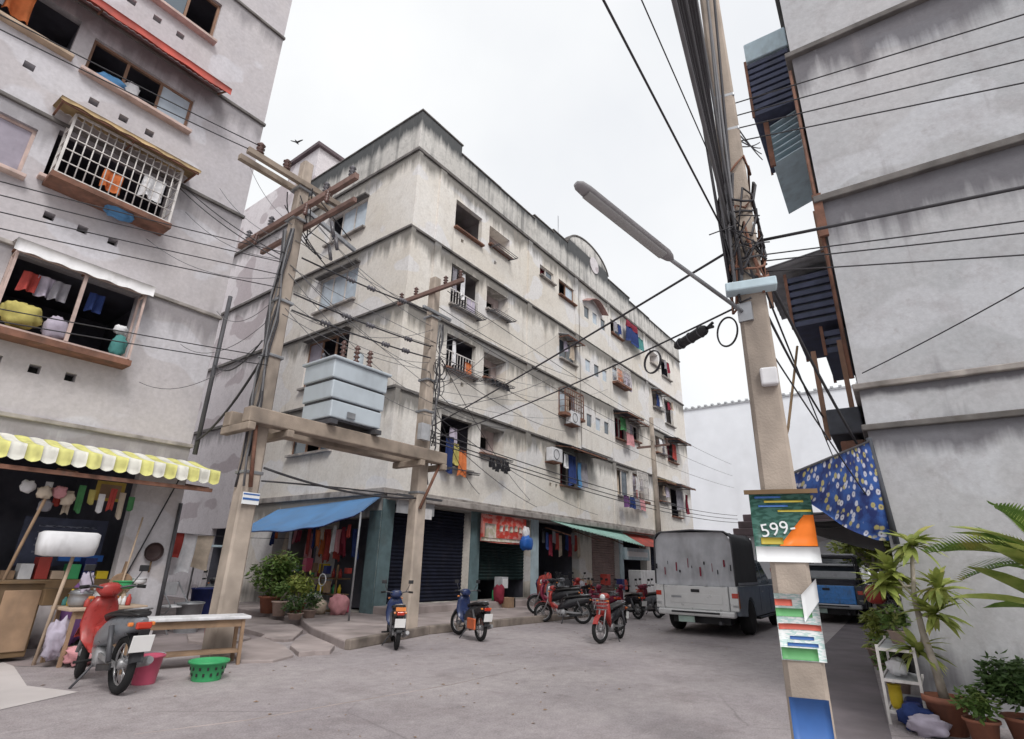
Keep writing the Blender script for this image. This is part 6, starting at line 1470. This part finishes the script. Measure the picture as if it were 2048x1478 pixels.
for i, (x, z, w, flr) in enumerate(((17.8, 10.15, 1.1, 'fourth'), (27.5, 10.4, .9, 'fourth'), (29.2, 10.4, 1.1, 'fourth'), (27.5, 7.9, .9, 'third'), (17.8, 7.85, 1.1, 'third'), (24.2, 5.4, 1.0, 'second'), (27.5, 5.4, 1.0, 'second'), (22.6, 12.9, 1.1, 'fifth'), (29.1, 12.9, 1.1, 'fifth'))):
    for k in range(2):
        cl = cols_[(i*3+k*2) % 10]; cloth((x+.15+k*w/3, YF-.16-.05*k, z-.1*rw.random()), LX, rw.uniform(.2, .34), rw.uniform(.4, .75), cl, cl+' garment drying at the '+flr+'-floor window '+('near the corner' if x < 15 else 'before the stairwell' if x < 19 else 'just past the stairwell' if x < 25 else 'towards the far end'), 'small laundry on the middle block')
for i, (u0, u1, z0, z1, lb) in enumerate(((17.6, 19.0, 9.3, 10.3, 'grey window awning on the fourth floor before the stairwell'), (27.2, 28.7, 9.6, 10.55, 'grey window awning on the fourth floor near the far end'), (24.0, 25.4, 7.1, 8.1, 'pale window awning on the third floor past the stairwell'), (27.2, 28.7, 4.5, 5.6, 'pale window awning on the second floor near the far end'))):
    sheet_awning('window_awning', lb, u0, u1, YF-.01, z1+.1, YF-.5, z1-.06, ('grey_sheet', 'grey_sheet', 'white_sheet', 'rust_sheet')[i])
for (u0, u1, z0, z1) in ((17.6, 19.05, 6.98, 8.0), (22.4, 23.85, 9.65, 10.5), (24.1, 25.3, 4.3, 5.6)): cage(u0, u1, z0, z1, .3, 9, 3, 'bar_white' if u0 > 18 else 'rust', MBd, r=.012)
for i, (xa, za, xb, zb) in enumerate(((8.0, 5.9, 15.6, 3.4), (8.0, 5.6, 18.0, 6.3), (8.0, 4.8, 12.9, 3.3), (8.0, 6.9, 20.0, 9.0), (8.0, 4.4, 20.5, 3.3))):
    wire((xa, PMy, za), (xb, YF-.06, zb), .008, .3, 'thin slack wire from right transformer pole to the facade', 'slack wires to the middle block')
for x in (16.9, 18.3):
    t = thing('air_conditioner', 'small grey air conditioner box on the facade, '+('left' if x < 17 else 'right')+' of the slate awning', 'air conditioner', (x, YF-.3, 4.9 if x < 17 else 6.6))
    z = 4.9 if x < 17 else 6.6
    MB().box(x-.35, YF-.38, z, x+.35, YF-.1, z+.5).build('casing', 'plastic_white', t, bevel=.02); MB().torus((x-.08, YF-.385, z+.25), .18, .012, 18, 5, 'Y').build('fan_grille', 'steel_dark', t)
    MB().box(x-.3, YF-.36, z-.04, x+.3, YF-.005, z-.003).build('bracket', 'rust', t)

# ================================================================== RIGHT-HAND SIDE: tarp, shelf, plants
t = thing('floral_tarp', 'blue floral cloth draped from near pole to right building corner', 'tarp', (6.6, .6, 1.7))
def ft(u, v):
    a = V(5.6, .93, 2.16); b = V(7.28, .36, 2.72); c = V(5.9, .98, 2.02); d = V(7.24, .30, 1.66); e = V(7.7, .58, 1.55)
    top = a.lerp(b, u); bot = c*(1-u)**2+e*2*u*(1-u)+d*u*u
    p = top.lerp(bot, v); n_ = V(-.6, .3, 0); p += n_*(.035*math.sin(u*16+v*2)*v+.02*math.sin(v*9))
    return p
MB().sheet(ft, 26, 14, .006).build('cloth', 'floral', t)
MB().tube([ft(k/10, 0) for k in range(11)], .012, 6).build('hem_rope', 'cable', t)
MB().tube([V(7.26, .37, 2.75), V(7.27, .31, 1.6)], .03, 6).build('edge_pole', 'slate_sheet', t)
t = thing('shaded_canopy', 'canopy behind the floral cloth, its shadowed underside coloured black', 'canopy', (9, 1.2, 1.5))  # roof sheet and drape coloured black to stand for the canopy's shadowed underside
MB().sheet(lambda u, v: V(7.7, .45, 2.0).lerp(V(8.4, 1.5, 1.95), u)+V(3.0*v, .2*v, .12*v-.15*math.sin(PI*u)) , 12, 8, .01).build('roof_sheet', 'black_vinyl', t)
MB().sheet(lambda u, v: V(7.75, .46, 1.98).lerp(V(8.4, 1.5, 1.95), u)+V(.1*v, .02*math.sin(u*11), -(.44-.40*u)*v-.05*math.sin(PI*u)), 14, 5, .01).build('front_drape', 'black_vinyl', t)
for x in (8.3, 10.5): MB().tube([(x, .45, 2.1), (x+.1, 1.45, 2.0)], .018, 6).build('bracket', 'steel_dark', t)
t = thing('prop_stick', 'thin dark stick slanting up to the balcony behind near pole', 'stick', (7.2, 1.3, 2.2))
MB().tube([(6.9, 1.28, 2.45), (7.4, 1.2, 3.0), (8.2, 1.05, 4.35)], .018, 6).build('shaft', 'wood_brown', t)
# metal rack
t = thing('metal_rack', 'pale metal rack with pots at the foot of right wall', 'rack', (7.15, .47, 0))
for x in (6.75, 7.75):
    for y in (.33, .62): MB().box(x-.012, y-.012, 0, x+.012, y+.012, .66).build('upright', 'bar_white', t)
for z in (.10, .36, .62):
    MB().box(6.765, .345, z, 7.735, .605, z+.012).build('shelf_board', 'grey_sheet', t)
    for y in (.325, .625): MB().box(6.77, y-.008, z-.01, 7.73, y+.008, z+.015).build('shelf_rail', 'bar_white', t)
    MB().box(6.742, .34, z-.01, 6.758, .61, z+.015).build('shelf_rail', 'bar_white', t)
pot('canister', 'yellow canister on the metal rack', (6.9, .55, .112), .055, .2, 'plastic_yellow', 'canister')
MB().box(6.8, .34, .115, 7.1, .50, .20).build('folded_cloth', 'plastic_navy', label='dark blue folded sheet on the lowest rack shelf', cat='cloth', bevel=.03)
lump('sheet_bundle', 'cloth_navy', (6.62, .40, .10), (.10, .13, .10), 110, 'dark blue bundle in front of the metal rack', 'bundle', nz=.3)
lump('white_pot_cloth', 'cloth_white', (6.95, .50, .46), (.07, .08, .07), 111, 'white crumpled bag on the middle rack shelf', 'bag')
lump('black_bag', 'black_vinyl', (7.2, .46, .47), (.12, .10, .08), 112, 'black bag on the middle rack shelf', 'bag')
lump('pale_bag', 'cloth_lilac', (6.5, .32, .08), (.10, .14, .08), 113, 'pale rag on the ground before the metal rack', 'rag')
# tree with rosettes in a pot
t = thing('potted_tree', 'slender potted tree with yellow-green rosettes before the grey wall', 'plant', (6.75, .17, 0))
MB().lathe([(.12, 0), (.155, .24), (.175, .24), (.175, .29), (.15, .29), (.145, .25)], (0, 0, 0), 20).build('pot', 'terracotta', t, local=True)
MB().lathe([(.15, .25), (.01, .27)], (0, 0, 0), 14).build('soil', 'soil', t, local=True)
trunk = [(0, 0, .24), (.0, .02, .5), (.02, .06, .8), (.05, .07, 1.1), (.10, .03, 1.4), (.14, .0, 1.58)]
MB().tube(trunk, [.042, .034, .028, .023, .018, .012], 9).build('trunk', 'bark', t, local=True)
tips = [((.05, .07, 1.1), (.12, .20, 1.32)), ((.05, .07, 1.05), (.05, -.13, 1.18)), ((.02, .06, .8), (.12, .13, .62)), ((.1, .03, 1.4), (.14, .0, 1.58)), ((.06, .06, 1.2), (.15, .30, 1.20)), ((.05, .05, .95), (.02, -.06, .95))]
lf = leaf_blade(.28, .06, .4); lme = lf.mesh('leaf', 'leaf_lime'); rl = random.Random(21)
for a, b in tips:
    MB().tube([a, V(*a).lerp(V(*b), .5)+V(0, 0, -.02), b], [.014, .011, .008], 6).build('branch', 'bark', t, local=True)
    for k in range(42):
        o = bpy.data.objects.new('leaf', lme); col.objects.link(o); o.parent = t
        o.location = V(*b)+V(0, 0, rl.uniform(-.03, .03)); o.rotation_euler = (rl.uniform(-.4, .4), -rl.uniform(-.5, 1.15), rl.uniform(0, 6.28)); s = rl.uniform(.7, 1.15); o.scale = (s, s, s)
# big-fronded plant entering at the right
t = thing('potted_palm', 'tall potted plant with broad yellow-green leaves at the right edge', 'plant', (6.0, -.74, 0))
MB().lathe([(.16, 0), (.21, .34), (.235, .34), (.235, .40), (.20, .40), (.19, .36)], (0, 0, 0), 20).build('pot', 'terracotta', t, local=True)
MB().lathe([(.2, .36), (.01, .39)], (0, 0, 0), 14).build('soil', 'soil', t, local=True)
MB().tube([(0, 0, .34), (.01, 0, .9), (0, .01, 1.45)], [.09, .08, .07], 10).build('trunk', 'bark', t, local=True)
def frond(L, n=26, w=.25):
    mbq = MB()
    for i in range(n):
        s = .10+.9*i/(n-1); x = L*s*(1-.08*s); z = -.25*L*s*s; wl = w*math.sin(PI*min(1, .16+.80*s))**.7
        for sd_ in (-1, 1):
            d = V(.75, sd_*.7, .15).normalized(); p = V(x, 0, z); q = p+d*wl; h = V(-.2, .0, .0)
            tn = V(.0115, 0, 0); mbq.add([p-tn, p+d*wl*.5-tn*1.2+V(0, 0, .012), q, p+d*wl*.5+tn*1.2+V(0, 0, .012), p+tn], [(0, 1, 3, 4), (1, 2, 3)])
    mbq.tube([(L*s*(1-.08*s), 0, -.25*L*s*s) for s in [k/8 for k in range(9)]], [.010-.008*k/8 for k in range(9)], 5); return mbq
fme = [frond(.85).mesh('frond', 'leaf_palm'), frond(.75, 24, .23).mesh('frond', 'leaf_palm'), frond(.66, 22, .22).mesh('frond', 'leaf_lime')]
bme = [leaf_blade(.78, .15, .25, .35, 6).mesh('leaf', 'leaf_lime'), leaf_blade(.66, .13, .3, .35, 6).mesh('leaf', 'leaf_palm')]
for k in range(26):
    o = bpy.data.objects.new('leaf', bme[k % 2]); col.objects.link(o); o.parent = t
    o.location = (0, 0, 1.02+.4*(k % 3)*.5); o.rotation_euler = (rl.uniform(-.5, .5), -R(rl.uniform(10, 70)), k*2.4+rl.uniform(-.2, .2))
for k in range(14):
    o = bpy.data.objects.new('frond', fme[k % 3]); col.objects.link(o); o.parent = t
    o.location = (0, 0, 1.4); o.rotation_euler = (rl.uniform(-.3, .3), -R(rl.uniform(-15, 72)), 2*PI*k/22*1.0+rl.uniform(-.2, .2)+k*2.4)
potted('dark bushy plant in a terracotta pot at lower right', (6.55, -.36, 0), .17, .24, 'terracotta', 'leaf_dark', (.28, .26, .24), 1500, .075, 13, asp=.55)
potted('small green plant in a pale pot beside the trunk pot', (6.45, -.05, 0), .12, .2, 'terracotta', 'leaf_mid', (.17, .17, .13), 420, .06, 14, asp=.5)
potted('sprawling plant in a pot on the metal rack', (7.3, .47, .635), .08, .12, 'pot_pale', 'leaf_mid', (.16, .16, .16), 300, .08, 15)
potted('leafy plant on the ground behind the metal rack', (8.35, .62, 0), .14, .2, 'pot_pale', 'leaf_mid', (.22, .18, .22), 320, .10, 16)
potted('dusty shrub in a pot farther along right wall', (10.6, .95, 0), .16, .25, 'pot_pale', 'leaf_lime', (.25, .22, .3), 320, .12, 17)
lump('red_lantern', 'plastic_red', (8.9, .72, 1.05), (.12, .12, .12), 120, 'faded red ball hung among the plants by right wall', 'ornament', nz=.05)

# litter and grit on the road
lt = MB(); rq = random.Random(3)
for k in range(260):
    x, y = rq.uniform(2.2, 16), rq.uniform(3.0, 8.0); s_ = rq.uniform(.008, .028); a = rq.uniform(0, 6.28)
    c_, n_ = math.cos(a)*s_, math.sin(a)*s_; z = .004+s_*.25
    lt.add([(x-c_, y-n_, .003), (x+n_*.6, y-c_*.6, z), (x+c_, y+n_, .004), (x-n_*.6, y+c_*.6, z*.7)], [(0, 1, 2), (0, 2, 3)])
lt.build('road_litter', 'wood', kind='stuff', label='grit and dry leaf bits scattered over the road', cat='litter')

# ================================================================== FAR END OF THE STREET
fb = thing('far_building', 'plain white slab building closing the street', 'building', (49, 10, 0))
fbf = lambda u, v, d: (49+d, u, v)
mb = MB(); facade(mb, fbf, -6, 22, 0, 15.4, [(3+3.2*i, 4.4+3.2*i, z, z+1.3) for i in range(5) for z in (2.0,)]); mb.build('wall', 'far_white', fb)
for i in range(5): MB().box(49.18, 3+3.2*i, 2.0, 49.2, 4.4+3.2*i, 3.3).build('window', 'pane_pale', fb)
for i in range(46): MB().box(48.85, -6+.6*i, 15.4, 49.25, -5.78+.6*i, 15.55).build('roof_tile', 'grey_sheet', fb)
MB().box(48.9, -6, 15.25, 49.1, 22, 15.4).build('eave', 'grey_sheet', fb)
fh = thing('far_house', 'low house with dark brown eaves down the street', 'house', (33, 6.5, 0))
MB().box(33.5, 3.4, 0, 40, 8.2, 3.1).build('wall', 'far_white', fh)
for k in range(3): MB().box(32.4+.4*k, 2.9+.15*k, 3.1+.4*k, 40.5-.3*k, 8.8-.2*k, 3.48+.4*k).build('roof_step', 'far_roof', fh, bevel=.04)
MB().box(33.48, 5.2, 0, 33.52, 6.6, 2.2).build('door', 'wood_brown', fh); MB().box(33.47, 3.7, .9, 33.52, 4.8, 2.1).build('window', 'glass', fh)
t = thing('street_canopy', 'white market canopy behind the near pole', 'canopy', (30, 3.2, 0))
MB().sheet(lambda u, v: (28.0+4.0*v, 1.9+3.2*u, 2.5+.45*math.sin(PI*u)), 10, 4, .03).build('sheet', 'white_sheet', t)
for x, y in ((28, 1.95), (32, 1.95), (28, 5.05), (32, 5.05)): MB().tube([(x, y, 0), (x, y, 2.5)], .03, 6).build('post', 'steel', t)
def tree(label, c, h, rad, seed, leaf='leaf_mid', cnt=1500):
    t = thing('street_tree', label, 'tree', c, 0, 'trees at the end of the street'); rs = random.Random(seed)
    MB().tube([(0, 0, 0), (.05, .03, h*.3), (.0, .1, h*.62)], [.16, .12, .07], 8).build('trunk', 'bark', t, local=True)
    lm = MB()
    for k in range(7):
        a = rs.uniform(0, 6.28); lm.tube([(0, .05, h*rs.uniform(.35, .55)), (rad*.35*math.cos(a), rad*.35*math.sin(a), h*.65), (rad*.7*math.cos(a), rad*.7*math.sin(a), h*rs.uniform(.7, .95))], [.06, .04, .015], 5)
    lm.build('limbs', 'bark', t, local=True)
    fo = MB()
    for k in range(14):
        a = rs.uniform(0, 6.28); rr_ = rad*rs.uniform(.1, .8)
        scatter_leaves(fo, (rr_*math.cos(a), rr_*math.sin(a), h*rs.uniform(.55, .98)), (rad*.38, rad*.38, h*.13), cnt//14, .26, seed*7+k)
    fo.build('crown', leaf, t, local=True); return t
tree('yellow-green tree beyond the blue pickup', (22.5, 1.7, 0), 2.9, 1.1, 3, 'leaf_lime', 2200)
tree('dark tree behind the far motorbikes', (34.0, 2.2, 0), 3.2, 1.8, 4, 'leaf_dark', 2600)
tree('mid green tree at the far right of the street', (38, 1.4, 0), 3.6, 1.8, 5, 'leaf_mid', 2200)
lp = thing('utility_post', 'slim brown pole in front of the far middle facade', 'pole', (21.0, 8.5, 0))
MB().tube([(21.0, 8.5, .0), (21.0, 8.5, 7.2)], [.13, .085], 9).build('shaft', 'concrete_pole', lp); MB().beam((21.0, 7.8, 6.0), (21.0, 9.2, 6.0), .07, .08).build('crossarm', 'crossarm', lp)
for y in (7.9, 8.3, 9.1): insulator((21.0, y, 6.05), (0, 0, 1), .2, .06, 'porcelain', lp, 3)
bd = thing('bird', 'small dark bird flying over the rooftop', 'bird', (8.0, 16.4, 16.0), R(30))
MB().ring([rr_ring((x, 0, z), (0, 1, 0), (0, 0, 1), a, a*.9, 8, 2) for x, a, z in ((-.14, .008, .0), (-.06, .03, 0), (.02, .038, 0), (.09, .022, .012), (.13, .004, .012))]).build('body', 'cable', bd, local=True)
for s in (-1, 1): MB().sheet(lambda u, v, s=s: (-.05+.09*v*(1-.6*u), s*(.02+.22*u), .09*u-.02*u*u), 5, 2, .006).build('wing', 'cable', bd, local=True)
